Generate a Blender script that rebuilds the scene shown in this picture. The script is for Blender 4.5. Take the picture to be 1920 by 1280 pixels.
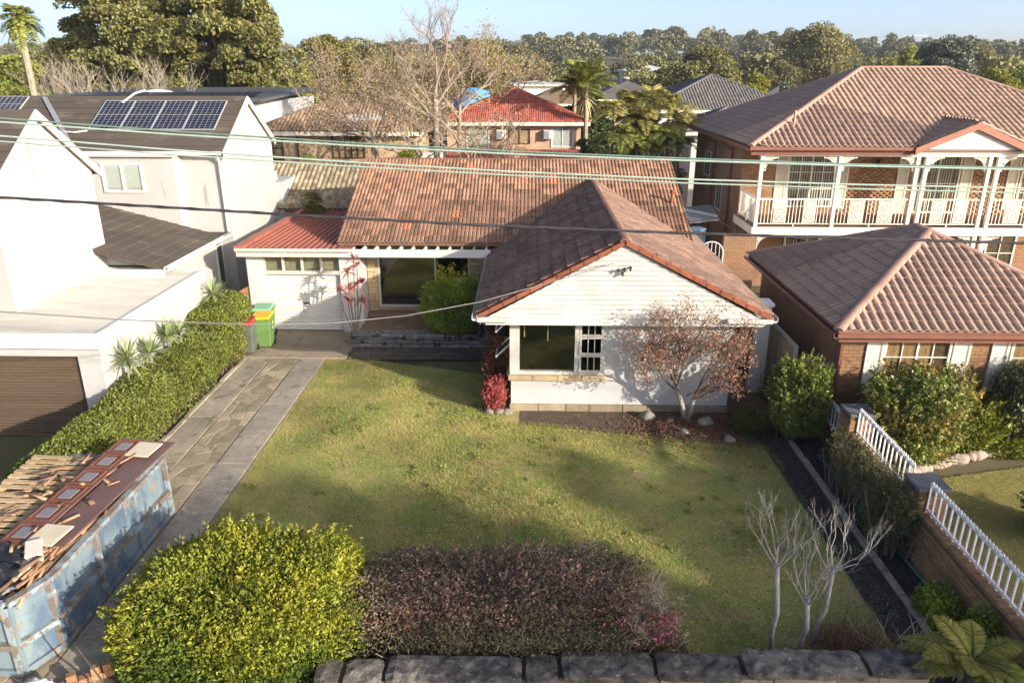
import bpy, bmesh, math, random
import numpy as np
from mathutils import Vector, Matrix
rad = math.radians
for o in list(bpy.data.objects): bpy.data.objects.remove(o)
SC = bpy.context.scene
COL = SC.collection
R = random.Random(11)
NG = np.random.default_rng(11)
# ------------------------------------------------------------------ camera
cam = bpy.data.cameras.new('camera'); cam.sensor_width = 36; cam.lens = 1400 / 1920 * 36
cam.clip_end = 6000; cam.clip_start = .1
CAM = bpy.data.objects.new('camera', cam); COL.objects.link(CAM)
CAM.location = (0, 0, 8.1); CAM.rotation_euler = (rad(70), 0, rad(1.35))
SC.camera = CAM
# ------------------------------------------------------------------ sky, sun, exposure
SUN_DIR = Vector((1.38, -1.0, .54)).normalized()       # towards the sun
EL = math.asin(SUN_DIR.z); AZ = math.atan2(SUN_DIR.x, SUN_DIR.y)
W = bpy.data.worlds.new('World'); SC.world = W; W.use_nodes = True
wn = W.node_tree.nodes; wl = W.node_tree.links
sky = wn.new('ShaderNodeTexSky'); sky.sky_type = 'NISHITA'; sky.sun_disc = False
sky.sun_elevation = EL; sky.sun_rotation = AZ
sky.air_density = .45; sky.dust_density = 1.8; sky.ozone_density = .6; sky.altitude = 0
wl.new(sky.outputs[0], wn['Background'].inputs[0])
wn['Background'].inputs[1].default_value = .135
sl = bpy.data.lights.new('sun', 'SUN'); sl.energy = 3.5; sl.angle = rad(.6); sl.color = (1, .90, .76)
SUN = bpy.data.objects.new('sun', sl); COL.objects.link(SUN)
SUN.rotation_euler = (-SUN_DIR).to_track_quat('-Z', 'Y').to_euler(); SUN.location = (30, -25, 30)
SC.view_settings.view_transform = 'Standard'; SC.view_settings.look = 'None'
SC.view_settings.gamma = 1; SC.view_settings.exposure = 1.2
SC.render.engine = 'CYCLES'
cy = SC.cycles
cy.max_bounces = 6; cy.diffuse_bounces = 3; cy.glossy_bounces = 3; cy.transmission_bounces = 4
cy.transparent_max_bounces = 10; cy.volume_bounces = 1
cy.caustics_reflective = False; cy.caustics_refractive = False
cy.sample_clamp_indirect = 6
try:
    cy.use_denoising = True; cy.denoiser = 'OPENIMAGEDENOISE'; cy.denoising_input_passes = 'RGB_ALBEDO_NORMAL'
except Exception: pass
# ------------------------------------------------------------------ materials
MATS = {}
def M(name, c1, c2=None, scale=3., rough=.85, bump=0., bscale=60., rnd=0., src='attr', c3=None, s3=12., t3=.62,
      spec=.3, metal=0., trans=0., stretch=None, hue=0., detail=5., lo=.35, hi=.65, rnd2=None, fine=None):
    """procedural material: two-tone noise (c1,c2), optional spots (c3), per-piece brightness (rnd) and noise bump"""
    if name in MATS: return MATS[name]
    m = bpy.data.materials.new(name); m.use_nodes = True; MATS[name] = m
    nt = m.node_tree; n = nt.nodes; L = nt.links; bs = n['Principled BSDF']
    bs.inputs['Roughness'].default_value = rough; bs.inputs['Metallic'].default_value = metal
    bs.inputs['Specular IOR Level'].default_value = spec
    geo = n.new('ShaderNodeNewGeometry'); pos = geo.outputs['Position']
    if stretch:
        mp = n.new('ShaderNodeMapping'); mp.inputs['Scale'].default_value = stretch; L.new(pos, mp.inputs[0]); pos = mp.outputs[0]
    def noise(s, d=detail):
        t = n.new('ShaderNodeTexNoise'); t.inputs['Scale'].default_value = s; t.inputs['Detail'].default_value = d
        t.inputs['Roughness'].default_value = .62; L.new(pos, t.inputs['Vector']); return t.outputs['Fac']
    def ramp(f, a, b):
        r = n.new('ShaderNodeMapRange'); r.inputs[1].default_value = a; r.inputs[2].default_value = b; L.new(f, r.inputs[0]); return r.outputs[0]
    def mix(f, a, b):
        x = n.new('ShaderNodeMix'); x.data_type = 'RGBA'
        L.new(f, x.inputs[0])
        for i, v in ((6, a), (7, b)):
            if isinstance(v, tuple): x.inputs[i].default_value = (*v, 1)
            else: L.new(v, x.inputs[i])
        return x.outputs[2]
    col = None
    if c2: col = mix(ramp(noise(scale), lo, hi), c1, c2)
    r = None
    if rnd or rnd2:
        if src == 'attr':
            a = n.new('ShaderNodeAttribute'); a.attribute_name = 'rnd'; r = a.outputs['Fac']
        else:
            a = n.new('ShaderNodeObjectInfo'); r = a.outputs['Random']
    if rnd2:
        col = mix(ramp(r, rnd2[1], rnd2[2]), col if col else c1, rnd2[0])
    if c3: col = mix(ramp(noise(s3), t3, t3 + .06), col if col else c1, c3)
    if r and rnd:
        h = n.new('ShaderNodeHueSaturation')
        if col: L.new(col, h.inputs['Color'])
        else: h.inputs['Color'].default_value = (*c1, 1)
        v = n.new('ShaderNodeMapRange'); v.inputs[3].default_value = 1 - rnd; v.inputs[4].default_value = 1 + rnd
        L.new(r, v.inputs[0]); L.new(v.outputs[0], h.inputs['Value'])
        if hue:
            w = n.new('ShaderNodeTexWhiteNoise'); w.noise_dimensions = '1D'; L.new(r, w.inputs['W'])
            v2 = n.new('ShaderNodeMapRange'); v2.inputs[3].default_value = .5 - hue; v2.inputs[4].default_value = .5 + hue
            L.new(w.outputs['Value'], v2.inputs[0]); L.new(v2.outputs[0], h.inputs['Hue'])
        col = h.outputs['Color']
    if fine:
        h = n.new('ShaderNodeHueSaturation')
        if col: L.new(col, h.inputs['Color'])
        else: h.inputs['Color'].default_value = (*c1, 1)
        v = n.new('ShaderNodeMapRange'); v.inputs[1].default_value = .3; v.inputs[2].default_value = .7; v.inputs[3].default_value = 1 - fine[1]; v.inputs[4].default_value = 1 + fine[1]
        L.new(noise(fine[0], 3), v.inputs[0]); L.new(v.outputs[0], h.inputs['Value']); col = h.outputs['Color']
    if col: L.new(col, bs.inputs['Base Color'])
    else: bs.inputs['Base Color'].default_value = (*c1, 1)
    if bump:
        b = n.new('ShaderNodeBump'); b.inputs['Strength'].default_value = bump; b.inputs['Distance'].default_value = .03
        L.new(noise(bscale, 6), b.inputs['Height']); L.new(b.outputs[0], bs.inputs['Normal'])
    if trans:
        tr = n.new('ShaderNodeBsdfTranslucent'); ms = n.new('ShaderNodeMixShader'); ms.inputs[0].default_value = trans
        if col: L.new(col, tr.inputs[0])
        else: tr.inputs[0].default_value = (*c1, 1)
        L.new(bs.outputs[0], ms.inputs[1]); L.new(tr.outputs[0], ms.inputs[2]); L.new(ms.outputs[0], n['Material Output'].inputs[0])
    return m
def glass(name, tint=(.02, .025, .025), refl=1.35, clear=True):
    if name in MATS: return MATS[name]
    m = bpy.data.materials.new(name); m.use_nodes = True; MATS[name] = m
    nt = m.node_tree; n = nt.nodes; L = nt.links; n.remove(n['Principled BSDF'])
    g = n.new('ShaderNodeBsdfGlossy'); g.inputs['Roughness'].default_value = .02; g.inputs[0].default_value = (.9, .95, 1, 1)
    t = n.new('ShaderNodeBsdfTransparent'); t.inputs[0].default_value = (*tint, 1)
    f = n.new('ShaderNodeFresnel'); f.inputs[0].default_value = refl
    gb = n.new('ShaderNodeNewGeometry'); iv = n.new('ShaderNodeMath'); iv.operation = 'SUBTRACT'; iv.inputs[0].default_value = 1; L.new(gb.outputs['Backfacing'], iv.inputs[1])
    mu = n.new('ShaderNodeMath'); mu.operation = 'MULTIPLY'; L.new(f.outputs[0], mu.inputs[0]); L.new(iv.outputs[0], mu.inputs[1])   # reflect on the outer face only
    x = n.new('ShaderNodeMixShader'); L.new(mu.outputs[0], x.inputs[0]); L.new(t.outputs[0], x.inputs[1]); L.new(g.outputs[0], x.inputs[2])
    L.new(x.outputs[0], n['Material Output'].inputs[0]); return m
def brickmat(name, c1, c2, mortar, bw=.23, bh=.076, mz=.01, axis='x', rough=.9):
    """procedural brickwork for walls too far off to build brick by brick"""
    if name in MATS: return MATS[name]
    m = bpy.data.materials.new(name); m.use_nodes = True; MATS[name] = m
    nt = m.node_tree; n = nt.nodes; L = nt.links; bs = n['Principled BSDF']; bs.inputs['Roughness'].default_value = rough
    geo = n.new('ShaderNodeNewGeometry'); sp = n.new('ShaderNodeSeparateXYZ'); L.new(geo.outputs['Position'], sp.inputs[0])
    cb = n.new('ShaderNodeCombineXYZ'); ad = n.new('ShaderNodeMath'); ad.operation = 'ADD'
    L.new(sp.outputs[0], ad.inputs[0]); L.new(sp.outputs[1], ad.inputs[1])
    L.new(ad.outputs[0], cb.inputs[0]); L.new(sp.outputs[2], cb.inputs[1])
    b = n.new('ShaderNodeTexBrick'); L.new(cb.outputs[0], b.inputs['Vector'])
    b.inputs['Color1'].default_value = (*c1, 1); b.inputs['Color2'].default_value = (*c2, 1); b.inputs['Mortar'].default_value = (*mortar, 1)
    b.inputs['Scale'].default_value = 1; b.inputs['Brick Width'].default_value = bw; b.inputs['Row Height'].default_value = bh
    b.inputs['Mortar Size'].default_value = mz; b.inputs['Bias'].default_value = 0
    ns = n.new('ShaderNodeTexNoise'); ns.inputs['Scale'].default_value = .8; L.new(geo.outputs['Position'], ns.inputs['Vector'])
    h = n.new('ShaderNodeHueSaturation'); L.new(b.outputs['Color'], h.inputs['Color'])
    v = n.new('ShaderNodeMapRange'); v.inputs[1].default_value = .3; v.inputs[2].default_value = .7; v.inputs[3].default_value = .78; v.inputs[4].default_value = 1.15
    L.new(ns.outputs['Fac'], v.inputs[0]); L.new(v.outputs[0], h.inputs['Value']); L.new(h.outputs[0], bs.inputs['Base Color'])
    bp = n.new('ShaderNodeBump'); bp.inputs['Strength'].default_value = .5; bp.inputs['Distance'].default_value = .01; bp.invert = True
    L.new(b.outputs['Fac'], bp.inputs['Height']); L.new(bp.outputs[0], bs.inputs['Normal'])
    return m
# ------------------------------------------------------------------ mesh helpers
def tag(o, label=None, cat=None, group=None, kind=None):
    if label: o['label'] = label
    if cat: o['category'] = cat
    if group: o['group'] = group
    if kind: o['kind'] = kind
    return o
def thing(name, loc, label, cat, group=None):
    o = bpy.data.objects.new(name, None); o.empty_display_size = .3; o.location = loc; COL.objects.link(o)
    return tag(o, label, cat, group)
def root_of(p):
    while p.parent: p = p.parent
    return p
def adopt(o, parent):
    if parent is None: return o
    o.parent = parent
    if parent.parent is None: o.matrix_parent_inverse = Matrix.Translation(-Vector(parent.location))
    return o
def link(name, me, mat=None, parent=None, mw=None):
    o = bpy.data.objects.new(name, me)
    if mat is not None and not me.materials: me.materials.append(mat)
    COL.objects.link(o); adopt(o, parent)
    if mw is not None: o.matrix_basis = mw
    return o
class MB:
    def __init__(s): s.v = []; s.f = []
    def add(s, vs, fs):
        b = len(s.v); s.v += [tuple(v) for v in vs]; s.f += [tuple(i + b for i in f) for f in fs]; return s
    def box(s, x0, x1, y0, y1, z0, z1, m=None):
        vs = [(x, y, z) for z in (z0, z1) for x, y in ((x0, y0), (x1, y0), (x1, y1), (x0, y1))]
        if m is not None: vs = [m @ Vector(v) for v in vs]
        return s.add(vs, [(3, 2, 1, 0), (4, 5, 6, 7), (0, 1, 5, 4), (1, 2, 6, 5), (2, 3, 7, 6), (3, 0, 4, 7)])
    def hexa(s, lo, hi):          # two 4-point loops (ccw seen from hi side)
        return s.add(list(lo) + list(hi), [(3, 2, 1, 0), (4, 5, 6, 7), (0, 1, 5, 4), (1, 2, 6, 5), (2, 3, 7, 6), (3, 0, 4, 7)])
    def prism(s, poly, d):        # polygon (3d points) swept along vector d
        n = len(poly); d = Vector(d); a = [Vector(p) for p in poly]
        fs = [tuple(range(n))[::-1], tuple(range(n, 2 * n))] + [(i, (i + 1) % n, (i + 1) % n + n, i + n) for i in range(n)]
        return s.add([tuple(p) for p in a] + [tuple(p + d) for p in a], fs)
    def quad(s, *p): return s.add(p, [tuple(range(len(p)))])
    def bar(s, a, b, w, h=None, up=(0, 0, 1)):   # box beam from a to b
        a = Vector(a); b = Vector(b); h = h or w; d = (b - a).normalized(); u = Vector(up)
        if abs(d.dot(u)) > .97: u = Vector((0, 1, 0))
        r = d.cross(u).normalized() * w / 2; u = r.cross(d).normalized() * h / 2
        return s.hexa([a - r - u, a + r - u, a + r + u, a - r + u], [b - r - u, b + r - u, b + r + u, b - r + u])
    def tube(s, pts, rs, n=6, cap=True):
        pts = [Vector(p) for p in pts]; k = len(pts)
        if not hasattr(rs, '__len__'): rs = [rs] * k
        b = len(s.v); ref = Vector((.31, .17, .93))
        for i, p in enumerate(pts):
            d = (pts[min(i + 1, k - 1)] - pts[max(i - 1, 0)]).normalized()
            if abs(d.dot(ref)) > .98: ref = Vector((1, .1, 0))
            u = d.cross(ref).normalized(); w = d.cross(u)
            for j in range(n):
                t = 2 * math.pi * j / n; s.v.append(tuple(p + (u * math.cos(t) + w * math.sin(t)) * rs[i]))
        for i in range(k - 1):
            for j in range(n):
                a = b + i * n + j; c = b + i * n + (j + 1) % n; s.f.append((a, c, c + n, a + n))
        if cap: s.f.append(tuple(b + j for j in range(n))[::-1]); s.f.append(tuple(b + (k - 1) * n + j for j in range(n)))
        return s
    def lathe(s, c, prof, n=16):
        b = len(s.v); c = Vector(c)
        for r, z in prof:
            for j in range(n):
                t = 2 * math.pi * j / n; s.v.append((c.x + r * math.cos(t), c.y + r * math.sin(t), c.z + z))
        for i in range(len(prof) - 1):
            for j in range(n):
                a = b + i * n + j; d = b + i * n + (j + 1) % n; s.f.append((a, d, d + n, a + n))
        s.f.append(tuple(b + j for j in range(n))[::-1]); s.f.append(tuple(b + (len(prof) - 1) * n + j for j in range(n)))
        return s
    def mesh(s, name):
        me = bpy.data.meshes.new(name); me.from_pydata(s.v, [], s.f); me.update(); return me
    def build(s, name, mat, parent=None, bevel=0., smooth=False, rnd=None):
        me = s.mesh(name)
        if smooth: me.polygons.foreach_set('use_smooth', [True] * len(me.polygons))
        if rnd is not None:
            a = me.attributes.new('rnd', 'FLOAT', 'POINT'); a.data.foreach_set('value', [rnd] * len(me.vertices))
        o = link(name, me, mat, parent)
        if bevel:
            b = o.modifiers.new('b', 'BEVEL'); b.width = bevel; b.segments = 1; b.limit_method = 'ANGLE'
        return o
def box(name, x0, x1, y0, y1, z0, z1, mat, parent=None, bevel=0.): return MB().box(x0, x1, y0, y1, z0, z1).build(name, mat, parent, bevel)
def npmesh(name, V, F, rnd=None, smooth=False):
    """V (n,3), F (m,k) numpy -> mesh, rnd per vertex"""
    me = bpy.data.meshes.new(name); n, (m, k) = len(V), F.shape
    me.vertices.add(n); me.vertices.foreach_set('co', np.ascontiguousarray(V, np.float32).ravel())
    me.loops.add(m * k); me.loops.foreach_set('vertex_index', np.ascontiguousarray(F, np.int32).ravel())
    me.polygons.add(m); me.polygons.foreach_set('loop_start', np.arange(0, m * k, k, dtype=np.int32))
    if smooth: me.polygons.foreach_set('use_smooth', np.ones(m, bool))
    me.update(calc_edges=True)
    if rnd is not None:
        a = me.attributes.new('rnd', 'FLOAT', 'POINT'); a.data.foreach_set('value', np.ascontiguousarray(rnd, np.float32))
    return me
def scatter_mesh(name, src, mats, rnd=None):
    """join copies of mesh-arrays src=(V,F) placed by 4x4 matrices (list) into one mesh"""
    V, F = src; k = len(V); A = np.array([np.array(m) for m in mats]); n = len(A)
    VV = np.einsum('nij,kj->nki', A[:, :3, :3], V) + A[:, None, :3, 3]
    FF = (F[None] + (np.arange(n) * k)[:, None, None]).reshape(-1, F.shape[1])
    r = NG.random(n) if rnd is None else rnd
    return npmesh(name, VV.reshape(-1, 3), FF, np.repeat(r, k))
CP = Vector((0, 0, 8.1))
# ------------------------------------------------------------------ leaves
def unit(a): return a / np.maximum(np.linalg.norm(a, axis=1, keepdims=True), 1e-9)
def leafmesh(name, P, size, asp=.5, axis=None, spread=1., rnd=None, fold=.12):
    """one bent diamond leaf per point"""
    n = len(P); g = NG.normal(size=(n, 3)); a = g * spread
    if axis is not None: a = a + axis
    a = unit(a); b = unit(np.cross(a, NG.normal(size=(n, 3)))); c = np.cross(a, b)
    s = (size * (.65 + .7 * NG.random(n)))[:, None] if not hasattr(size, '__len__') else np.asarray(size)[:, None]
    V = np.empty((n, 4, 3))
    V[:, 0] = P - a * s * .5; V[:, 1] = P + b * s * asp * .5 + c * s * fold; V[:, 2] = P + a * s * .5; V[:, 3] = P - b * s * asp * .5 + c * s * fold
    F = np.arange(n * 4).reshape(n, 4)
    r = NG.random(n) if rnd is None else rnd
    return npmesh(name, V.reshape(-1, 3), F, np.repeat(r, 4))
_W = NG.normal(size=(14, 3)); _PH = NG.random(14) * 6.28
def lump(P, freq, k=14):
    """cheap smooth 3d noise about -1..1"""
    return np.sin(P @ (_W[:k].T * freq) + _PH[:k]).sum(1) / math.sqrt(k) * .9
def box_surface(n, c, h, rnd=.25, lumpy=.1, depth=.25, freq=2.2, bottom=.15, p=4.5):
    """points in the outer skin of a rounded box (centre c, half sizes h), z kept above the base"""
    d = NG.normal(size=(n * 2, 3)); d = unit(d)
    h = np.array(h)
    # sample by area: project random box-surface points
    ar = np.array([h[1] * h[2], h[0] * h[2], h[0] * h[1]]); ax = NG.choice(3, size=n, p=ar / ar.sum())
    q = NG.uniform(-1, 1, size=(n, 3)); q[np.arange(n), ax] = NG.choice([-1, 1], size=n)
    nr = (np.abs(q) ** p).sum(1) ** (1 / p); q = q / nr[:, None]
    P = q * h; u = np.abs(NG.normal(size=n)) * depth
    P = P * (1 + lump(P, freq) * lumpy)[:, None]
    P = P * (1 - np.minimum(u, .8))[:, None]
    P = P + np.array(c)
    return P
def rough_block(x0, x1, y0, y1, z0, z1, cell=.11, amp=.012):
    """hewn stone: box whose faces are gridded and pushed about by noise"""
    b = MB(); lo = np.array((x0, y0, z0)); sz = np.array((x1 - x0, y1 - y0, z1 - z0)); k = np.maximum(1, np.round(sz / cell).astype(int)); idx = {}
    def vid(i, j, l):
        if (i, j, l) not in idx:
            idx[i, j, l] = len(b.v); q = np.array((i, j, l)) / k; e = np.array([.5 - abs(t - .5) for t in q]); n_e = (e < 1e-6).sum()
            p = lo + sz * q; c = lo + sz / 2; d = (p - c) / np.maximum(sz / 2, 1e-6)
            p = p - np.sign(d) * (np.abs(d) > .999) * (amp * 1.3 * (n_e - 1)) + np.array([R.gauss(0, amp * .5) for _ in range(3)]); b.v.append(tuple(p))
        return idx[i, j, l]
    K = [int(t) for t in k]
    for i in range(K[0]):
        for j in range(K[1]): b.f.append((vid(i, j, 0), vid(i, j + 1, 0), vid(i + 1, j + 1, 0), vid(i + 1, j, 0))); b.f.append((vid(i, j, K[2]), vid(i + 1, j, K[2]), vid(i + 1, j + 1, K[2]), vid(i, j + 1, K[2])))
        for l in range(K[2]): b.f.append((vid(i, 0, l), vid(i + 1, 0, l), vid(i + 1, 0, l + 1), vid(i, 0, l + 1))); b.f.append((vid(i, K[1], l), vid(i, K[1], l + 1), vid(i + 1, K[1], l + 1), vid(i + 1, K[1], l)))
    for j in range(K[1]):
        for l in range(K[2]): b.f.append((vid(0, j, l), vid(0, j, l + 1), vid(0, j + 1, l + 1), vid(0, j + 1, l))); b.f.append((vid(K[0], j, l), vid(K[0], j + 1, l), vid(K[0], j + 1, l + 1), vid(K[0], j, l + 1)))
    return b
def hedge(name, label, cat, c, h, n, size, mat, group=None, rfun=None, lumpy=.08, depth=.18, freq=2.2, asp=.5, base=None, stems=None, stemmat=None, keep=None, kindrnd=None, p=4.5, sprigs=0):
    t = thing(name, base or (c[0], c[1], c[2] - h[2]), label, cat, group)
    P = box_surface(n, c, h, lumpy=lumpy, depth=depth, freq=freq, p=p)
    if sprigs:
        S = box_surface(sprigs, c, h, lumpy=lumpy, depth=.02, freq=freq, p=p); S = S[S[:, 2] > c[2] - h[2] * .2]; d = unit(S - np.array(c) + np.array((0, 0, h[2] * .8))) + NG.normal(size=S.shape) * .25; k = 14
        q = NG.random((len(S), k, 1)); P = np.concatenate([P, (S[:, None] + d[:, None] * q * (size * 2.6) + NG.normal(size=(len(S), k, 3)) * size * .22).reshape(-1, 3)])
    if keep is not None: P = P[keep(P)]
    up = P - np.array(c); up[:, 2] += .3; up = unit(up) * .8
    r = np.clip(.5 + .22 * lump(P, 5.) + NG.normal(size=len(P)) * .2, 0, 1)
    if rfun: r = rfun(P)
    link('foliage', leafmesh('foliage', P, size, asp, axis=up, spread=.8, rnd=r), mat, t)
    if stems:
        b = MB()
        for i in range(stems):
            x = c[0] + R.uniform(-.85, .85) * h[0]; y = c[1] + R.uniform(-.75, .75) * h[1]; z0 = c[2] - h[2]
            b.tube([(x, y, z0 - .03), (x + R.uniform(-.1, .1), y + R.uniform(-.1, .1), z0 + h[2] * .6), (x + R.uniform(-.25, .25), y + R.uniform(-.2, .2), z0 + h[2] * 1.5)], [.022, .016, .006], 5)
        tag(b.build('stems', stemmat, t), kind='stuff')
    return t
# ------------------------------------------------------------------ palette
white = M('white_paint', (.64, .625, .595), (.57, .555, .52), 1.6, .6, .05, 30, lo=.3, hi=.8)
white_old = M('weathered_white_paint', (.56, .54, .495), (.47, .44, .395), 2.2, .7, .1, 40, c3=(.42, .38, .32), s3=9, t3=.70)
render_w = M('white_render', (.58, .57, .555), (.52, .51, .49), .7, .9, .25, 90)
render_h = M('house_render', (.45, .445, .43), (.41, .405, .385), .5, .9, .25, 90, c3=(.31, .30, .275), s3=1.6, t3=.645, stretch=(1.6, 1.6, .22))
cream = M('cream_paint', (.72, .66, .54), (.64, .58, .46), 1.5, .55)
cream_pale = M('pale_cream_paint', (.78, .74, .65), (.70, .66, .57), 1.5, .5)
room_dark_paint = M('room_dark_paint', (.018, .017, .015), (.035, .03, .026), 1.5, .95)
glass_d = glass('window_glass', (.8, .82, .79), 2.3)
glass_b = glass('blind_window_glass', (.9, .92, .9), 1.6)
sandst = M('sandstone', (.36, .29, .19), (.25, .205, .145), 3, .9, .5, 25, c3=(.16, .14, .11), s3=5, t3=.63, rnd=.22, src='obj')
sandst_y = M('honey_sandstone', (.58, .44, .25), (.42, .32, .19), 3, .9, .5, 30, rnd=.2, src='obj')
stone_g = M('weathered_stone', (.27, .255, .225), (.15, .145, .135), 3, .95, .6, 22, c3=(.05, .05, .05), s3=4, t3=.56, rnd=.25, src='obj')
cap_st = M('lichened_capstone', (.075, .068, .062), (.17, .15, .125), 3.5, .95, .8, 14, c3=(.55, .54, .50), s3=16, t3=.655, fine=(7, .4), rnd=.2, src='obj')
conc = M('old_concrete', (.40, .34, .255), (.25, .22, .165), .9, .95, .25, 80, c3=(.17, .15, .105), s3=2.0, t3=.58, fine=(9, .2))
conc2 = M('driveway_concrete', (.42, .365, .285), (.27, .24, .19), .8, .95, .35, 80, c3=(.19, .17, .13), s3=2.1, t3=.60, fine=(9, .2), rnd=.1, src='obj')
crazy = M('crazy_paving', (.42, .345, .25), (.28, .23, .16), 1.2, .95, .4, 60, c3=(.2, .17, .10), s3=3, t3=.6, rnd=.22, src='obj')
moss = M('mossy_joint', (.23, .19, .12), (.32, .26, .17), 6, 1., .6, 40)
dirt = M('garden_soil', (.085, .065, .047), (.14, .105, .075), 5, 1., .8, 50, c3=(.21, .165, .12), s3=20, t3=.62)
mulch = M('dark_mulch', (.03, .027, .025), (.075, .066, .057), 9, 1., .9, 60, c3=(.17, .15, .10), s3=14, t3=.62)
grassg = M('lawn_turf', (.44, .395, .135), (.29, .325, .09), .8, 1., .9, 55, c3=(.46, .36, .17), s3=1.9, t3=.56, lo=.38, hi=.6, fine=(26, .35))
grassn = M('neighbour_turf', (.32, .27, .09), (.23, .21, .065), 1.5, 1., .9, 55, c3=(.40, .32, .14), s3=3, t3=.6, fine=(26, .3))
blade = M('grass_blade', (.48, .43, .15), (.31, .345, .095), .8, .8, rnd=.5, trans=.3, c3=(.42, .33, .15), s3=2.6, t3=.55, hue=.02)
groundm = M('suburb_ground', (.10, .10, .045), (.16, .13, .08), .15, 1., .4, 3, c3=(.08, .075, .05), s3=.4, t3=.55)
asphalt = M('asphalt', (.05, .05, .052), (.07, .07, .07), 6, .9, .3, 120)
tile_main = dict(c1=(.30, .165, .105), c2=(.25, .15, .10), scale=1.3, rough=.9, bump=.35, bscale=45, rnd=.33, c3=(.34, .27, .19), s3=9, t3=.60, rnd2=((.38, .15, .08), .985, .99))
tm_o = M('old_terracotta_tile_piece', src='obj', **tile_main); tm_a = M('old_terracotta_tile', src='attr', **tile_main)
tile_gab = dict(c1=(.27, .165, .12), c2=(.215, .14, .105), scale=2.0, rough=.95, bump=.6, bscale=30, rnd=.25, c3=(.085, .065, .055), s3=14, t3=.56)
tg_o = M('mottled_terracotta_tile_piece', src='obj', **tile_gab); tg_a = M('mottled_terracotta_tile', src='attr', **tile_gab)
tile_con = dict(c1=(.39, .265, .195), c2=(.345, .235, .175), scale=.7, rough=.8, bump=.12, bscale=60, rnd=.10)
tc_o = M('brown_concrete_tile_piece', src='obj', **tile_con); tc_a = M('brown_concrete_tile', src='attr', **tile_con)
cap_con = M('brown_concrete_cap', (.52, .32, .235), (.36, .215, .16), 1, .8, .1, 60, rnd=.08, src='obj')
verge_m = M('red_verge_tile', (.30, .095, .05), (.23, .085, .05), 3, .85, .3, 50, rnd=.15, src='obj')
ridge_m = M('old_ridge_tile', (.25, .12, .085), (.17, .10, .075), 3, .9, .4, 40, rnd=.25, src='obj')
redmetal = M('red_metal_roof', (.36, .12, .075), (.29, .10, .065), 1.6, .5, .05, 30)
gutter_br = M('brown_gutter', (.24, .10, .07), (.20, .085, .06), 2, .45)
brick_o = dict(c1=(.34, .195, .105), c2=(.28, .155, .085), scale=3, rough=.9, bump=.4, bscale=50, rnd=.18)
br_o = M('brown_brick_piece', src='obj', **brick_o); br_a = M('brown_brick', src='attr', **brick_o)
mortar = M('brown_mortar', (.17, .10, .06), (.12, .075, .05), 8, .95, .3, 60)
brickw = brickmat('brown_brickwork', (.33, .185, .10), (.27, .145, .08), (.15, .095, .06))
timber_d = M('dark_brown_timber', (.075, .045, .03), (.05, .03, .022), 3, .8, .2, 60, stretch=(6, 6, .6))
bark_g = M('grey_bark', (.24, .20, .155), (.15, .125, .10), 6, .95, .6, 25)
bark_d = M('dark_bark', (.055, .045, .035), (.09, .075, .06), 6, .95, .7, 25)
bark_p = M('pale_bark', (.42, .39, .36), (.27, .25, .23), 7, .9, .4, 30)
twig_b = M('brown_twigs', (.20, .145, .10), (.135, .10, .07), 4, .9)
steel_g = M('galvanised_steel', (.45, .47, .48), (.38, .39, .40), 4, .45, metal=.6)
# ------------------------------------------------------------------ roofs
def arr(mb): return np.array(mb.v, float), np.array([f if len(f) == 4 else f + (f[-1],) for f in mb.f])
def tile_profile(tw, tl, prof, th=.03, over=.1):
    """tile as a strip of height profile prof [(x 0..1, z)], lower edge lifted by th"""
    b = MB(); k = len(prof); L = tl + over
    for y, lift in ((0, th), (L, 0)):
        for x, z in prof: b.v.append((x * tw, y, z + lift))
    for x, z in prof: b.v.append((x * tw, .0, z + lift - .045 if False else z - .02))
    for i in range(k - 1):
        b.f.append((i, i + 1, k + i + 1, k + i)); b.f.append((2 * k + i, 2 * k + i + 1, i + 1, i))
    return b
ROMAN = tile_profile(.205, .30, [(0, 0), (.12, .035), (.36, .058), (.60, .035), (.74, .004), (1, 0)], .028)
FRENCH = tile_profile(.25, .345, [(0, .0), (.05, .030), (.30, .034), (.36, .004), (.50, .004), (.55, .030), (.80, .034), (.86, .004), (1, .0)], .042)
def inside(poly, a, b, eps=1e-6):
    n = len(poly)
    for i in range(n):
        (x0, y0), (x1, y1) = poly[i], poly[(i + 1) % n]
        if (x1 - x0) * (b - y0) - (y1 - y0) * (a - x0) < -eps: return False
    return True
def tile_field(o, u, v, poly, tw, tl, lift=.03):
    """all tile placements on a plane: origin o, unit u across, v upslope, convex ccw poly in (a,b)"""
    u = Vector(u).normalized(); v = Vector(v).normalized(); w = u.cross(v); o = Vector(o)
    a0 = min(p[0] for p in poly); a1 = max(p[0] for p in poly); b0 = min(p[1] for p in poly); b1 = max(p[1] for p in poly)
    full = []; part = []
    for j in range(int((b1 - b0) / tl) + 1):
        for i in range(int((a1 - a0) / tw) + 1):
            a = a0 + i * tw; b = b0 + j * tl
            cs = [inside(poly, a + da, b + db) for da in (.002, tw - .002) for db in (.002, tl - .002)]
            if not any(cs) and not inside(poly, a + tw / 2, b + tl / 2): continue
            p = o + u * a + v * b + w * (lift + R.uniform(-.004, .004))
            vv = (v + w * R.uniform(-.012, .012) + u * R.uniform(-.008, .008)).normalized()
            ww = u.cross(vv).normalized(); uu = vv.cross(ww)
            m = Matrix(((uu.x, vv.x, ww.x, p.x), (uu.y, vv.y, ww.y, p.y), (uu.z, vv.z, ww.z, p.z), (0, 0, 0, 1)))
            (full if all(cs) and b + tl * 1.3 < b1 else part).append(m)
    return full, part, (o, u, v, w, poly)
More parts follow.
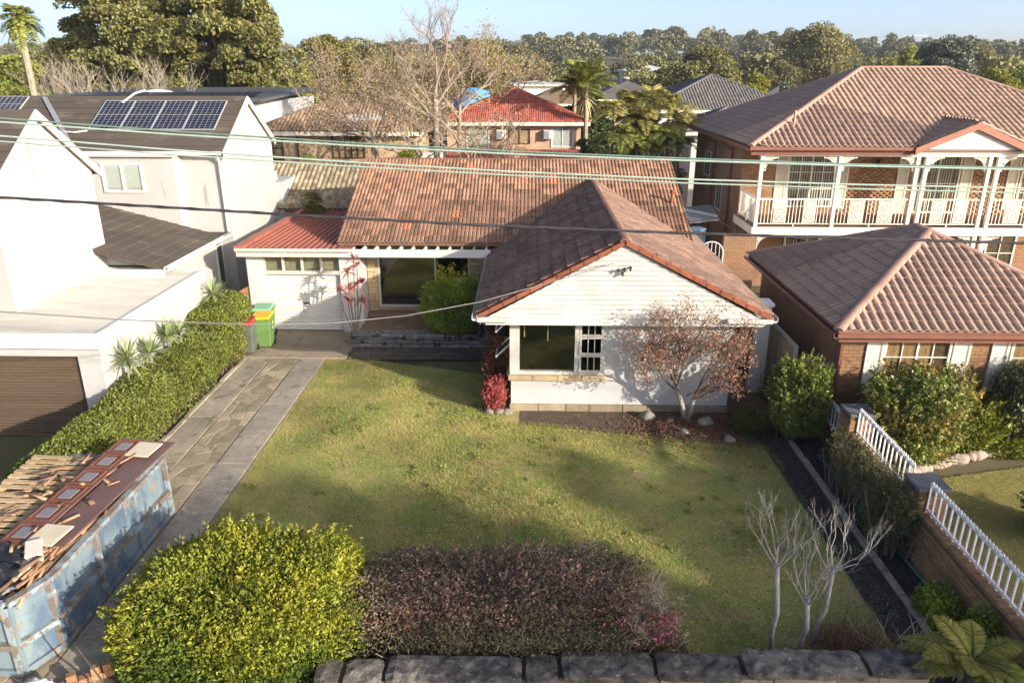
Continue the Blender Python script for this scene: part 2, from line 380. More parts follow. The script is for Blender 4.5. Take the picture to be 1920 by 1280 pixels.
def roofing(part, tilemb, fields, mo, ma, limit=300, name='roof_tile', nearest=True):
    src = arr(tilemb); allf = [(m, k) for k, f in enumerate(fields) for m in f[0]]
    allf.sort(key=lambda t: (t[0].translation - CP).length)
    me = tilemb.mesh(name); me.materials.append(mo)
    for m, k in allf[:limit]: link(name, me, None, part, m)
    rest = [[] for _ in fields]
    for m, k in allf[limit:]: rest[k].append(m)
    bmj = bmesh.new()
    for k, f in enumerate(fields):
        if rest[k]:
            t = scatter_mesh('x', src, rest[k]); bmj.from_mesh(t); bpy.data.meshes.remove(t)
        if f[1]:
            t = scatter_mesh('x', src, f[1]); b2 = bmesh.new(); b2.from_mesh(t)
            o, u, v, w, poly = f[2]
            for i in range(len(poly)):
                (x0, y0), (x1, y1) = poly[i], poly[(i + 1) % len(poly)]
                no = u * (y1 - y0) - v * (x1 - x0)
                bmesh.ops.bisect_plane(b2, geom=b2.verts[:] + b2.edges[:] + b2.faces[:], plane_co=o + u * x0 + v * y0, plane_no=no.normalized(), clear_outer=True)
            b2.to_mesh(t); b2.free(); bmj.from_mesh(t); bpy.data.meshes.remove(t)
    if len(bmj.verts):
        t = bpy.data.meshes.new('roof_tile_field'); bmj.to_mesh(t)
        tag(link('roof_tile_field', t, ma, part), kind='stuff')
    bmj.free()
def cap_mesh(r=.12, L=.42, n=6, t=.022):
    b = MB()
    for x, k in ((0, 1.0), (L * .14, .97), (L, .86)):
        for j in range(n + 1):
            a = math.pi * j / n; b.v.append((x, math.cos(a) * r * k * 1.05, math.sin(a) * r * k * .62 - .02))
    for i in range(2):
        for j in range(n): p = i * (n + 1) + j; b.f.append((p, p + n + 1, p + n + 2, p + 1))
    b.f.append(tuple(range(n + 1)))
    return b
CAP = cap_mesh()
def caps(part, A, B, mat, me=None, pitch=.38, lift=.06, name='ridge_tile', sc=1.):
    A = Vector(A); B = Vector(B); d = (B - A); n = max(1, round(d.length / pitch)); d.normalize()
    y = Vector((0, 0, 1)).cross(d).normalized(); z = d.cross(y)
    key = 'cap_' + mat.name; me = bpy.data.meshes.get(key)
    if me is None: me = CAP.mesh(key); me.materials.append(mat)
    step = (B - A).length / n
    for i in range(n):
        p = A + d * (step * i) + z * lift
        m = Matrix(((d.x, y.x, z.x, p.x), (d.y, y.y, z.y, p.y), (d.z, y.z, z.z, p.z), (0, 0, 0, 1))) @ Matrix.Diagonal((step / .38, sc, sc, 1)) @ Matrix.Rotation(-.03, 4, 'Y')
        link(name, me, None, part, m)
def hip_roof(part, x0, x1, y0, y1, ze, zr, tile, mo, ma, capm, limit=300, tw=.205, tl=.30, faces='fl', skip=None):
    """hip roof over a rectangle, ridge along the longer side; tiles on faces f(ront) l(eft) r(ight) b(ack)"""
    W_, D_ = x1 - x0, y1 - y0; h = zr - ze; cxm, cym = (x0 + x1) / 2, (y0 + y1) / 2
    if W_ >= D_: r0, r1 = Vector((x0 + D_ / 2, cym, zr)), Vector((x1 - D_ / 2, cym, zr))
    else: r0, r1 = Vector((cxm, y0 + W_ / 2, zr)), Vector((cxm, y1 - W_ / 2, zr))
    c = [Vector((x0, y0, ze)), Vector((x1, y0, ze)), Vector((x1, y1, ze)), Vector((x0, y1, ze))]
    F = []
    def fld(o, far, top):     # o -> far along the eave, top points
        u = (far - o).normalized(); e = (far - o).length
        pts = [(0, 0), (e, 0)]; tps = [(t - o) for t in top]
        v0 = tps[0] - u * tps[0].dot(u); v = v0.normalized()
        for t in tps: pts.append((t.dot(u), t.dot(v)))
        if len(pts) == 4 and abs(pts[2][0] - pts[3][0]) < 1e-4: pts.pop()
        return tile_field(o, u, v, pts, tw, tl)
    if 'f' in faces: F.append(fld(c[0], c[1], [r1, r0] if W_ >= D_ else [r0]))
    if 'l' in faces: F.append(fld(c[3], c[0], [r0] if W_ >= D_ else [r0, r1]))
    if 'r' in faces: F.append(fld(c[1], c[2], [r1] if W_ >= D_ else [r1, r0]))
    if 'b' in faces: F.append(fld(c[2], c[3], [r0, r1] if W_ >= D_ else [r1]))
    roofing(part, tile, F, mo, ma, limit)
    if capm:
        ends = [(c[0], r0), (c[1], r1 if W_ >= D_ else r0), (c[3], r0 if W_ >= D_ else r1), (c[2], r1)]
        for a, b in ends[:3] if True else ends: caps(part, a, b, capm, name='hip_tile')
        if (r1 - r0).length > .2: caps(part, r0, r1, capm)
def hip_shell(x0, x1, y0, y1, ze, zr, th=.12):
    W_, D_ = x1 - x0, y1 - y0; cxm, cym = (x0 + x1) / 2, (y0 + y1) / 2
    if W_ >= D_: r0, r1 = (x0 + D_ / 2, cym, zr), (x1 - D_ / 2, cym, zr)
    else: r0, r1 = (cxm, y0 + W_ / 2, zr), (cxm, y1 - W_ / 2, zr)
    b = MB(); v = [(x0, y0, ze), (x1, y0, ze), (x1, y1, ze), (x0, y1, ze), r0, r1] + [(x0, y0, ze - th), (x1, y0, ze - th), (x1, y1, ze - th), (x0, y1, ze - th)]
    f = [(0, 1, 5, 4), (1, 2, 5), (2, 3, 4, 5), (3, 0, 4)] if W_ >= D_ else [(0, 1, 4), (1, 2, 5, 4), (2, 3, 5), (3, 0, 4, 5)]
    b.add(v, f + [(6, 7, 1, 0), (7, 8, 2, 1), (8, 9, 3, 2), (9, 6, 0, 3), (9, 8, 7, 6)]); return b
# ------------------------------------------------------------------ windows
def face_mat(x, y, z, facing):
    """local frame: x to the right seen from outside, -y outwards, z up"""
    a = {'front': 0, 'right': rad(90), 'back': rad(180), 'left': rad(-90)}[facing]
    return Matrix.Translation((x, y, z)) @ Matrix.Rotation(a, 4, 'Z')
def window(parent, m, w, h, cols, rows, frame, fw=.06, mw=.03, gl=None, blind=None, back=None, name='window', split=None, sill=None, pane_rows=None):
    """frame + bars (one mesh), each pane a child, sheet painted dark as the unlit room, or blind, behind; m = face frame at the lower left corner"""
    gl = gl or glass_d; b = MB(); d = .05
    b.box(0, w, -d, .03, 0, fw, m); b.box(0, w, -d, .03, h - fw, h, m); b.box(0, fw, -d, .03, fw, h - fw, m); b.box(w - fw, w, -d, .03, fw, h - fw, m)
    iw, ih = (w - 2 * fw), (h - 2 * fw); cw, rh = iw / cols, ih / rows
    for i in range(1, cols):
        t = mw * 1.8 if split and i == split else mw
        b.box(fw + i * cw - t / 2, fw + i * cw + t / 2, -d + .008, .02, fw, h - fw, m)
    for j in range(1, rows):
        b.box(fw, w - fw, -d + .012, .015, fw + j * rh - mw / 2, fw + j * rh + mw / 2, m)
    o = b.build(name, frame, parent)
    pm = MB().box(0, cw - mw, -.006, 0, 0, rh - mw).mesh('pane'); pm.materials.append(gl)
    for i in range(cols):
        for j in range(rows): link('pane', pm, None, o, m @ Matrix.Translation((fw + i * cw + mw / 2, -.02, fw + j * rh + mw / 2)))
    MB().box(fw, w - fw, .004, .012, fw, h - fw, m).build('painted_room_dark', back or room_dark_paint, o)  # flat sheet coloured near-black to stand in for the unlit room
    if blind == 'vertical':
        s = MB(); n = int(iw / .09)
        for i in range(n):
            if R.random() < .06: continue
            x = fw + iw * (i + .5) / n; mm = m @ Matrix.Translation((x, -.004, fw)) @ Matrix.Rotation(R.uniform(.35, .6), 4, 'Z')
            s.box(-.042, .042, -.001, .001, .01, ih, mm)
        s.build('vertical_blind', M('grey_blind', (.60, .60, .53), (.50, .50, .45), 5, .9), o)
    elif blind:
        MB().box(fw, w - fw, -.003, .001, fw + (.1 * ih if blind == 'roller' else 0), h - fw, m).build('blind', M('white_blind', (.62, .64, .62), (.55, .57, .56), 2, .9), o)
    if sill:
        MB().box(-.05, w + .05, -.11, .0, -.07, 0, m).build('sill', sill, o)
    return o
def shutter(parent, m, w, h, mat):
    """louvred shutter leaf: stiles, rails and slats"""
    b = MB(); b.box(0, .06, -.05, -.005, 0, h, m); b.box(w - .06, w, -.05, -.005, 0, h, m); b.box(.06, w - .06, -.05, -.005, 0, .08, m); b.box(.06, w - .06, -.05, -.005, h - .08, h, m)
    n = int((h - .16) / .05)
    for i in range(n):
        z = .08 + (i + .5) * (h - .16) / n
        b.box(.06, w - .06, -.004, .004, -.03, .03, m @ Matrix.Translation((0, -.025, z)) @ Matrix.Rotation(rad(-40), 4, 'X'))
    return b.build('shutter', mat, parent)
def brick_wall(part, m, w, h, openings, mo, ma, limit=300, bw=.24, bh=.086, gap=.011, name='brick', proud=.012, key=None):
    """individual bricks laid in stretcher bond on a wall face frame m, skipping openings (x0,x1,z0,z1)"""
    me = MB().box(gap / 2, bw - gap / 2, -proud, .01, gap / 2, bh - gap / 2).mesh(name); me.materials.append(mo)
    src = arr(MB().box(gap / 2, bw - gap / 2, -proud, .01, gap / 2, bh - gap / 2)); pl = []
    for j in range(int(h / bh)):
        off = -bw / 2 if j % 2 else 0
        for i in range(int(w / bw) + 2):
            x0 = off + i * bw; x1 = x0 + bw; z0 = j * bh; s0, s1 = max(x0, 0), min(x1, w)
            if s1 - s0 < .05: continue
            if any(s1 > a + .005 and s0 < b - .005 and z0 + bh > c + .01 and z0 < d - .01 for a, b, c, d in openings):
                seg = [(s0, s1)]
                for a, b, c, d in openings:
                    if z0 + bh > c + .01 and z0 < d - .01:
                        seg = [q for p, r in seg for q in ((p, min(r, a)), (max(p, b), r)) if q[1] - q[0] > .04]
            else: seg = [(s0, s1)]
            for p, r in seg:
                pl.append(m @ Matrix.Translation((p, R.uniform(-.002, .002), z0)) @ Matrix.Diagonal(((r - p) / bw, 1, 1, 1)))
    pl.sort(key=key or (lambda q: (q.translation - CP).length))
    for q in pl[:limit]: link(name, me, None, part, q)
    if len(pl) > limit: tag(link(name + '_field', scatter_mesh(name + '_field', src, pl[limit:]), ma, part), kind='stuff')
# ================================================================== ground
def hill(x, y):
    a = np.clip((y - 230) / 380, 0, 1); s = a * a * (3 - 2 * a)
    return s * (13 + 4 * np.sin(x / 170 + 1) + 2.5 * np.sin(x / 60))
xs = np.concatenate([np.linspace(-900, -60, 22), np.linspace(-50, 50, 21), np.linspace(60, 900, 22)])
ys = np.concatenate([np.linspace(-80, 60, 15), np.linspace(70, 700, 43), np.linspace(730, 1500, 12)])
gx, gy = np.meshgrid(xs, ys); V = np.stack([gx.ravel(), gy.ravel(), (hill(gx, gy) - .03).ravel()], 1)
nx, ny = len(xs), len(ys); ii = (np.arange(ny - 1)[:, None] * nx + np.arange(nx - 1)).ravel()
tag(link('ground', npmesh('ground', V, np.stack([ii, ii + 1, ii + 1 + nx, ii + nx], 1), smooth=True), groundm), kind='structure')
def sheet(name, poly, z, mat, nx=40, ny=40, amp=0., kind='structure', parent=None):
    """ground patch: bilinear quad poly (4 corners ccw) as a fine grid with slight unevenness"""
    p = [np.array(q, float) for q in poly]; s, t = np.meshgrid(np.linspace(0, 1, nx), np.linspace(0, 1, ny))
    s = s.ravel()[:, None]; t = t.ravel()[:, None]
    P = p[0] * (1 - s) * (1 - t) + p[1] * s * (1 - t) + p[2] * s * t + p[3] * (1 - s) * t
    P3 = np.column_stack([P, np.zeros(len(P))]); P3[:, 2] = z + amp * lump(np.column_stack([P, P[:, :1] * 0]), 1.3)
    i = (np.arange(ny - 1)[:, None] * nx + np.arange(nx - 1)).ravel()
    return tag(link(name, npmesh(name, P3, np.stack([i, i + 1, i + 1 + nx, i + nx], 1), smooth=True), mat, parent), kind=kind)
lawn = sheet('lawn', [(-5.98, 8.0), (5.55, 8.0), (5.38, 17.4), (-5.95, 20.9)], .02, grassg, 90, 90, .012)
sheet('neighbour_lawn', [(7.1, 6.5), (16, 6.5), (16, 15.9), (7.1, 13.6)], .01, grassn, 50, 40, .012)
sheet('garden_bed', [(-.2, 16.35), (5.5, 15.2), (6.5, 19.5), (-.2, 17.3)], .028, dirt, 40, 20, .012)
sheet('weed_mat_path', [(5.5, 8.2), (6.08, 8.2), (5.98, 16.2), (5.36, 16.2)], .035, mulch, 12, 60, .012)
sheet('side_bed', [(6.2, 7.8), (6.8, 7.8), (6.8, 17.4), (6.1, 17.4)], .02, mulch, 12, 60, .02)
sheet('side_path', [(5.0, 17.2), (6.55, 16.6), (6.6, 24), (5.0, 24)], .034, M('side_path_earth', (.20, .15, .105), (.13, .10, .07), 2.5, 1., .5, 40), 16, 30, .008)
sheet('paved_strip', [(-5.4, 20.45), (-.6, 20.6), (-.6, 22), (-5.4, 21.6)], .034, M('stained_paving', (.15, .125, .095), (.08, .07, .06), 1.8, .95, .4, 40, c3=(.24, .2, .15), s3=5, t3=.6), 30, 12, .008)
sheet('front_bed', [(-6.2, 7.7), (2.6, 7.9), (2.3, 9.3), (-6.2, 9.6)], .045, dirt, 60, 10, .02)
sheet('hedge_bed', [(-9.6, 8), (-8.3, 8), (-8.25, 21.6), (-9.6, 21.6)], .03, dirt, 12, 60, .02)
sheet('footpath', [(-30, 3.4), (30, 3.4), (30, 5.2), (-30, 5.2)], .01, conc, 60, 6)
sheet('street', [(-80, -9), (80, -9), (80, 1.2), (-80, 1.2)], .002, asphalt, 4, 4)
b = MB().box(-80, 80, 1.2, 1.35, -.05, .13); tag(b.build('kerb', conc), kind='structure')
# edging strip between the path and the side bed
t = tag(bpy.data.objects.new('path_edging', None), kind='structure'); COL.objects.link(t)
y = 8.0
while y < 16.5:
    L = R.uniform(.8, 1.2); x = 6.14 - (y - 8) * .01
    MB().box(x - .06, x + .06, y, y + L - .015, -.02, .085 + R.uniform(-.01, .01)).build('edging_piece', conc, t, .01); y += L
# ------------------------------------------------------------------ driveway
dw = tag(bpy.data.objects.new('driveway', None), kind='structure'); COL.objects.link(dw)
MB().box(-8.42, -5.96, 5.2, 20.5, -.06, .044).build('driveway_bed', moss, dw)
def slab(name, pts, z0, z1, mat, parent):
    return MB().prism([(x, y, z0) for x, y in pts], (0, 0, z1 - z0)).build(name, mat, parent, .008)
for k, (ya, yb) in enumerate([(5.2, 8.3), (8.315, 11.4), (11.415, 14.2), (14.215, 17.3), (17.315, 20.48)]):
    slab('concrete_slab', [(-6.74 + R.uniform(-.03, .03), ya), (-6.03, ya), (-6.02, yb), (-6.78 + R.uniform(-.03, .03), yb)], 0, .058 + R.uniform(-.004, .004), conc2, dw)
for k, (ya, yb) in enumerate([(5.2, 9.6), (9.615, 13.2), (13.215, 16.5), (16.515, 20.48)]):
    slab('concrete_slab', [(-8.32, ya), (-7.62, ya), (-7.66, yb), (-8.32, yb)], 0, .055 + R.uniform(-.006, .006), conc, dw)
y = 5.2
while y < 20.4:
    L = R.uniform(.7, 1.6); yb = min(y + L, 20.45)
    slab('driveway_edging', [(-8.45, y), (-8.335, y), (-8.335, yb - .012), (-8.45, yb - .012)], -.02, .10 + R.uniform(-.02, .015), conc, dw); y += L
# crazy paving between the wheel strips: jittered cells cut apart by open joints
gx_n, gy_n = 3, 34; J = {}
for i in range(gx_n + 1):
    for j in range(gy_n + 1):
        J[i, j] = (-7.60 + i * .79 / gx_n + (R.uniform(-.11, .11) if 0 < i < gx_n else 0), 5.3 + j * 15.1 / gy_n + R.uniform(-.17, .17))
for i in range(gx_n):
    for j in range(gy_n):
        q = [J[i, j], J[i + 1, j], J[i + 1, j + 1], J[i, j + 1]]
        if R.random() < .26: continue
        cx_ = sum(p[0] for p in q) / 4; cy_ = sum(p[1] for p in q) / 4; s = R.uniform(.93, .985)
        slab('paving_stone', [(cx_ + (p[0] - cx_) * s, cy_ + (p[1] - cy_) * s) for p in q], 0, .050 + R.uniform(-.003, .004), crazy, dw)
apron = tag(bpy.data.objects.new('garage_apron', None), kind='structure'); COL.objects.link(apron)
M('apron_concrete', (.34, .27, .20), (.24, .19, .14), .9, .95, .25, 80, c3=(.18, .14, .10), s3=2.3, t3=.6)
for x0, x1 in ((-8.95, -7.24), (-7.225, -5.42)): MB().box(x0, x1, 20.52, 22.95, -.05, .07).build('concrete_slab', MATS['apron_concrete'], apron, .01)
# ------------------------------------------------------------------ lawn blades and fallen leaves
def blades(name, n, poly, z, mat, h=.05, keep=None):
    P = np.column_stack([NG.uniform(poly[0], poly[1], n), NG.uniform(poly[2], poly[3], n)])
    if keep is not None: P = P[keep(P)]
    n = len(P); P3 = np.column_stack([P, np.full(n, z)]); t = NG.random(n) * 6.283
    w = np.stack([np.cos(t), np.sin(t), 0 * t], 1) * .006; tip = np.column_stack([NG.normal(size=(n, 2)) * .03, h * (.5 + NG.random(n))])
    V = np.stack([P3 - w, P3 + w, P3 + tip], 1).reshape(-1, 3)
    r = np.clip(.5 + .3 * lump(P3, 1.7) + NG.normal(size=n) * .2, 0, 1)
    return link(name, npmesh(name, V, np.arange(n * 3).reshape(n, 3), np.repeat(r, 3)), mat)
def in_lawn(P):
    x, y = P[:, 0], P[:, 1]; top = 20.9 - (x + 5.95) * .31
    top = np.where(x > -.6, 16.45 - np.clip(x, 0, 9) * .2, top)
    return (x > -6.06 + .05 * np.sin(y * 5)) & (x < 5.52 + .06 * np.sin(y * 4)) & (y > np.where(x > 2.4, 8.05, 9.3)) & (y < top)
tag(blades('lawn_grass', 280000, (-6, 5.6, 8.05, 21), .015, blade, .045, in_lawn), 'short worn winter grass of the front lawn', 'grass', kind='stuff')
tag(blades('neighbour_grass', 36000, (7.1, 14, 7, 15), .005, blade, .04, lambda P: P[:, 1] < 13.6 + (P[:, 0] - 7.1) * .26), 'short sunlit grass beyond the brick fence', 'grass', kind='stuff')
weed = M('lawn_weed_leaf', (.20, .27, .06), (.28, .29, .08), 3, .7, rnd=.4, trans=.2)
WP = []
for i in range(150):
    x, y = R.uniform(-5.8, 5.3), R.uniform(9.5, 19.5); k = R.randint(12, 60); s_ = R.uniform(.03, .13)
    if in_lawn(np.array([[x, y]]))[0]: WP.append(np.column_stack([NG.normal(x, s_, k), NG.normal(y, s_, k), np.full(k, .045) + NG.random(k) * .02]))
tag(link('lawn_weeds', leafmesh('lawn_weeds', np.concatenate(WP), .045, .7), weed), 'flat broad leaved weeds scattered through the front lawn', 'weeds', kind='stuff')
def litter(name, n, cx, cy, sx, sy, mat, label, size=.045):
    P = np.column_stack([NG.normal(cx, sx, n), NG.normal(cy, sy, n), np.full(n, .05)])
    P = P[(P[:, 1] < 17.05) | (P[:, 0] > 5.1) | ((P[:, 0] < -.6) & (P[:, 1] < 21.45))]
    ax = np.zeros((len(P), 3)); o = link(name, leafmesh(name, P, size, .6, spread=1.), mat)
    co = o.data; return tag(o, label, 'leaves', kind='stuff')
leafb = M('fallen_leaf', (.24, .13, .075), (.13, .075, .05), 8, .9, rnd=.4)
litter('fallen_leaves', 5200, 4.0, 16.2, .9, .45, leafb, 'brown leaves fallen under the small tree', .05)
litter('terrace_litter', 500, -3.2, 21.1, 1.6, .3, leafb, 'dry leaves on the paved strip below the planter wall', .05)
litter('leaf_scatter', 1300, -1, 13.5, 3.2, 3.0, leafb, 'stray leaves scattered over the lawn', .04)
# ================================================================== main house
HS = thing('cottage', (2.2, 20, 0), 'single storey white cottage with brown terracotta tiled roof behind the front lawn', 'house')
wl_ = MB()
wl_.box(-.43, 4.97, 17.15, 17.35, .2, .86); wl_.box(1.87, 4.97, 17.15, 17.35, .86, 2.46); wl_.box(-.43, 4.97, 17.15, 17.35, 2.44, 2.72)
wl_.box(-.43, -.23, 17.35, 24, .2, .86); wl_.box(-.43, -.23, 18.75, 24, .86, 2.46); wl_.box(-.43, -.23, 17.35, 24, 2.46, 2.7); wl_.box(4.77, 4.97, 17.35, 27, .0, 2.72)
wl_.box(-.23, 4.77, 23.8, 24, 0, 2.7)
WALL = wl_.build('wall', render_w, HS)
box('ceiling', -.4, 4.94, 17.2, 24, 2.73, 2.76, white, HS); box('room_floor', -.23, 4.77, 17.35, 23.8, .35, .4, M('brown_carpet', (.09, .07, .05), (.06, .05, .04), 4, .95), HS)
x = -.47
while x < 4.95:
    L = R.uniform(.5, .85); x1 = min(x + L, 5.0)
    MB().box(x, x1 - .012, 17.10 - R.uniform(0, .02), 17.34, -.02, .195).build('base_block', sandst, WALL, .012); x += L
for z0, z1 in ((.865, 1.0),):
    for x0, x1 in ((-.5, .1), (.11, .72), (.73, 1.3), (1.31, 1.9)): MB().box(x0, x1, 17.04, 17.3, z0, z1).build('sill_block', sandst_y, WALL, .01)
    for y0 in (17.31, 17.8, 18.3): MB().box(-.54, -.28, y0, y0 + .48, z0, z1).build('sill_block', sandst_y, WALL, .01)
# corner window
cw = MB(); cw.box(-.46, -.22, 17.12, 17.3, 1.002, 2.44); cw.box(-.46, -.28, 18.62, 18.75, 1.002, 2.44); cw.box(-.22, 1.87, 17.12, 17.24, 1.002, 1.09); cw.box(1.13, 1.24, 17.10, 17.24, 1.09, 2.44)
cw.box(1.82, 1.87, 17.12, 17.24, 1.09, 2.44); cw.box(-.22, 1.87, 17.14, 17.24, 2.38, 2.44); cw.box(-.46, -.3, 17.3, 18.62, 1.002, 1.08)
CW = cw.build('window_frame', white_old, HS)
MB().box(-.22, 1.13, 17.19, 17.196, 1.09, 2.38).build('pane', glass_d, CW)
MB().box(-.395, -.389, 17.3, 18.62, 1.08, 2.44).build('pane', glass_d, CW)
for z0, z1, tilt in ((1.09, 1.53, .10), (1.545, 2.0, .10), (2.015, 2.38, .03)):
    m = Matrix.Translation((1.24, 17.12, z1)) @ Matrix.Rotation(-tilt, 4, 'X'); h = z1 - z0
    s = MB(); s.box(0, .58, -.02, .02, -h, -h + .055, m); s.box(0, .58, -.02, .02, -.05, 0, m); s.box(0, .055, -.02, .02, -h + .055, -.05, m); s.box(.525, .58, -.02, .02, -h + .055, -.05, m)
    for i in (1, 2): s.box(.055 + .47 * i / 3 - .01, .055 + .47 * i / 3 + .01, -.015, .015, -h + .055, -.05, m)
    SA = s.build('sash', white_old, CW)
    for i in range(3): MB().box(.06 + .47 * i / 3 + .006, .05 + .47 * (i + 1) / 3 - .006, -.003, .003, -h + .057, -.052, m).build('pane', glass('blue_glass', (.25, .28, .34), 1.6), SA)
for z1 in (1.75, 2.4):
    m = Matrix.Translation((-.40, 17.36, z1)) @ Matrix.Rotation(rad(-90), 4, 'Z') @ Matrix.Rotation(-.85, 4, 'X')
    m = Matrix.Translation((-.42, 17.95, z1)) @ Matrix.Rotation(rad(-90), 4, 'Z') @ Matrix.Rotation(-.8, 4, 'X')
    s = MB(); h = .55; s.box(0, .6, -.02, .02, -h, -h + .05, m); s.box(0, .6, -.02, .02, -.05, 0, m); s.box(0, .05, -.02, .02, -h + .05, -.05, m); s.box(.55, .6, -.02, .02, -h + .05, -.05, m)
    SA = s.build('open_sash', white_old, CW); MB().box(.05, .55, -.003, .003, -h + .05, -.05, m).build('pane', glass_d, SA)
strap = M('yellow_strap', (.62, .5, .2))
MB().box(-.12, -.085, 17.36, 17.365, 1.9, 2.4).build('blind_cord', strap, CW); MB().box(.46, .49, 17.36, 17.365, 1.8, 2.4).build('blind_cord', strap, CW)
box('interior_door', .65, 1.5, 21.6, 21.65, .4, 2.3, M('pale_inside', (.35, .37, .38)), HS)
# gable: fascia, weatherboards, eave returns
GX, GY0, GZE, GZA, HWL, HWR = 2.16, 16.66, 2.66, 4.36, 3.28, 3.40     # apex x, cladding plane, eave and apex heights, half widths
box('soffit', GX - HWL + .02, GX + HWR - .02, GY0 + .03, 17.2, 2.47, 2.5, white, HS)
GB = box('gable_fascia', GX - HWL + .1, GX + HWR - .08, GY0 - .02, GY0 + .03, 2.45, 2.63, white, HS, .006)
nb = 15
for i in range(nb):
    z0 = 2.632 + i * (GZA - 2.63) / nb; z1 = z0 + (GZA - 2.63) / nb
    f0 = 1 - (z0 - 2.63) / (GZA - 2.63); f1 = max(0.004, 1 - (z1 - 2.63) / (GZA - 2.63))
    a, b_, c, d = GX - HWL * f0 + .12 * f0, GX + HWR * f0 - .12 * f0, GX + HWR * f1 - .12 * f1, GX - HWL * f1 + .12 * f1
    MB().hexa([(a, GY0 + .05, z0), (a, GY0 - .045, z0), (b_, GY0 - .045, z0), (b_, GY0 + .05, z0)], [(d, GY0 + .05, z1), (d, GY0 - .001, z1), (c, GY0 - .001, z1), (c, GY0 + .05, z1)]).build('weatherboard', white_old, GB)
for x0, x1 in ((GX - HWL - .1, -.42), (4.6, GX + HWR + .1)):
    g = MB(); g.box(x0, x1, GY0 - .14, GY0 - .025, 2.55, 2.66); g.build('eave_return', white_old, HS, .012)
# gable roof: deck, tiles, verge tiles, ridge tiles
RY0, RY1 = GY0 - .08, 27.2
rl = Vector((GX - HWL - .1, 0, GZE - .0)); rr = Vector((GX + HWR + .1, 0, GZE)); ap = Vector((GX, 0, GZA + .09))
rd = MB()
for e in (rl, rr):
    s_ = 1 if e is rr else -1
    P = [(ap.x, RY0, ap.z), (ap.x, RY1, ap.z), (e.x, RY1, e.z), (e.x, RY0, e.z)]
    rd.prism(P if s_ > 0 else P[::-1], (0, 0, -.07))
GR = rd.build('gable_roof', tg_a, HS)
def slope_field(eave, apex, y0, y1, tw, tl):
    left = eave.x < apex.x; L = (apex - eave).length; v = (apex - eave).normalized()
    if left: o = Vector((eave.x, y1, eave.z)); u = Vector((0, -1, 0))
    else: o = Vector((eave.x, y0, eave.z)); u = Vector((0, 1, 0))
    return tile_field(o, u, v, [(0, 0), (y1 - y0, 0), (y1 - y0, L), (0, L)], tw, tl)
FL = slope_field(rl, ap, RY0 + .1, RY1, .25, .345); FR = slope_field(rr, ap, RY0 + .1, RY1, .25, .345)
roofing(GR, FRENCH, [FL, FR], tg_o, tg_a, 150)
caps(GR, (GX, RY0, ap.z), (GX, RY1, ap.z), ridge_m, pitch=.3, lift=.03)
for e in (rl, rr):
    d = (ap - e); n = 11
    for i in range(n):
        a = e + d * (i / n); c = e + d * ((i + 1.06) / n); y0 = RY0 - .03
        MB().hexa([(a.x, y0, a.z - .055), (a.x, y0 + .2, a.z - .055), (a.x, y0 + .2, a.z + .06), (a.x, y0, a.z + .06)][::1],
                  [(c.x, y0, c.z - .055), (c.x, y0 + .2, c.z - .055), (c.x, y0 + .2, c.z + .045), (c.x, y0, c.z + .045)]).build('verge_tile', verge_m, GR)
def gutter(name, a, b, mat, parent, r=.06):
    a = Vector(a); b = Vector(b); d = (b - a).normalized(); s = d.cross(Vector((0, 0, 1)))
    g = MB(); prof = [(-r, .05), (-r, -.05), (-r * .5, -.075), (r * .5, -.075), (r, -.05), (r, .05), (r * .85, .05), (r * .85, -.04), (-r * .85, -.04), (-r * .85, .05)]
    g.prism([a + s * x + Vector((0, 0, z)) for x, z in prof], b - a); return g.build(name, mat, parent)
gutter('gutter', (rl.x - .05, RY0 - .04, rl.z - .0), (rl.x - .05, 23.4, rl.z), white, HS); gutter('gutter', (rr.x + .05, RY0 - .04, rr.z), (rr.x + .05, 26.6, rr.z), white, HS)
box('gable_side_fascia', -1.16, -1.13, 16.7, 23.4, 2.45, 2.62, white, HS); box('gable_side_soffit', -1.13, -.44, 17.25, 23.4, 2.49, 2.5, white, HS); box('gable_side_soffit', 4.98, 5.6, 17.25, 26, 2.49, 2.5, white, HS)
# main roof across the back
EY, EZ, KY, KZ, BX0, BX1 = 23.05, 2.95, 28.0, 4.97, -6.05, 5.12
MR = MB().prism([(BX0, EY, EZ), (BX0, KY, KZ), (BX0, 2 * KY - EY, EZ), (BX0, 2 * KY - EY, EZ - .06), (BX0, KY, KZ - .06), (BX0, EY, EZ - .06)][::-1], (BX1 - BX0, 0, 0)).build('main_roof', tm_a, HS)
v_ = Vector((0, KY - EY, KZ - EZ)); L_ = v_.length
FM = tile_field((BX0, EY, EZ), (1, 0, 0), v_, [(0, 0), (BX1 - BX0, 0), (BX1 - BX0, L_), (0, L_)], .25, .36)
roofing(MR, FRENCH, [FM], tm_o, tm_a, 300)
caps(MR, (BX0, KY, KZ), (BX1, KY, KZ), ridge_m, pitch=.4, lift=.03)
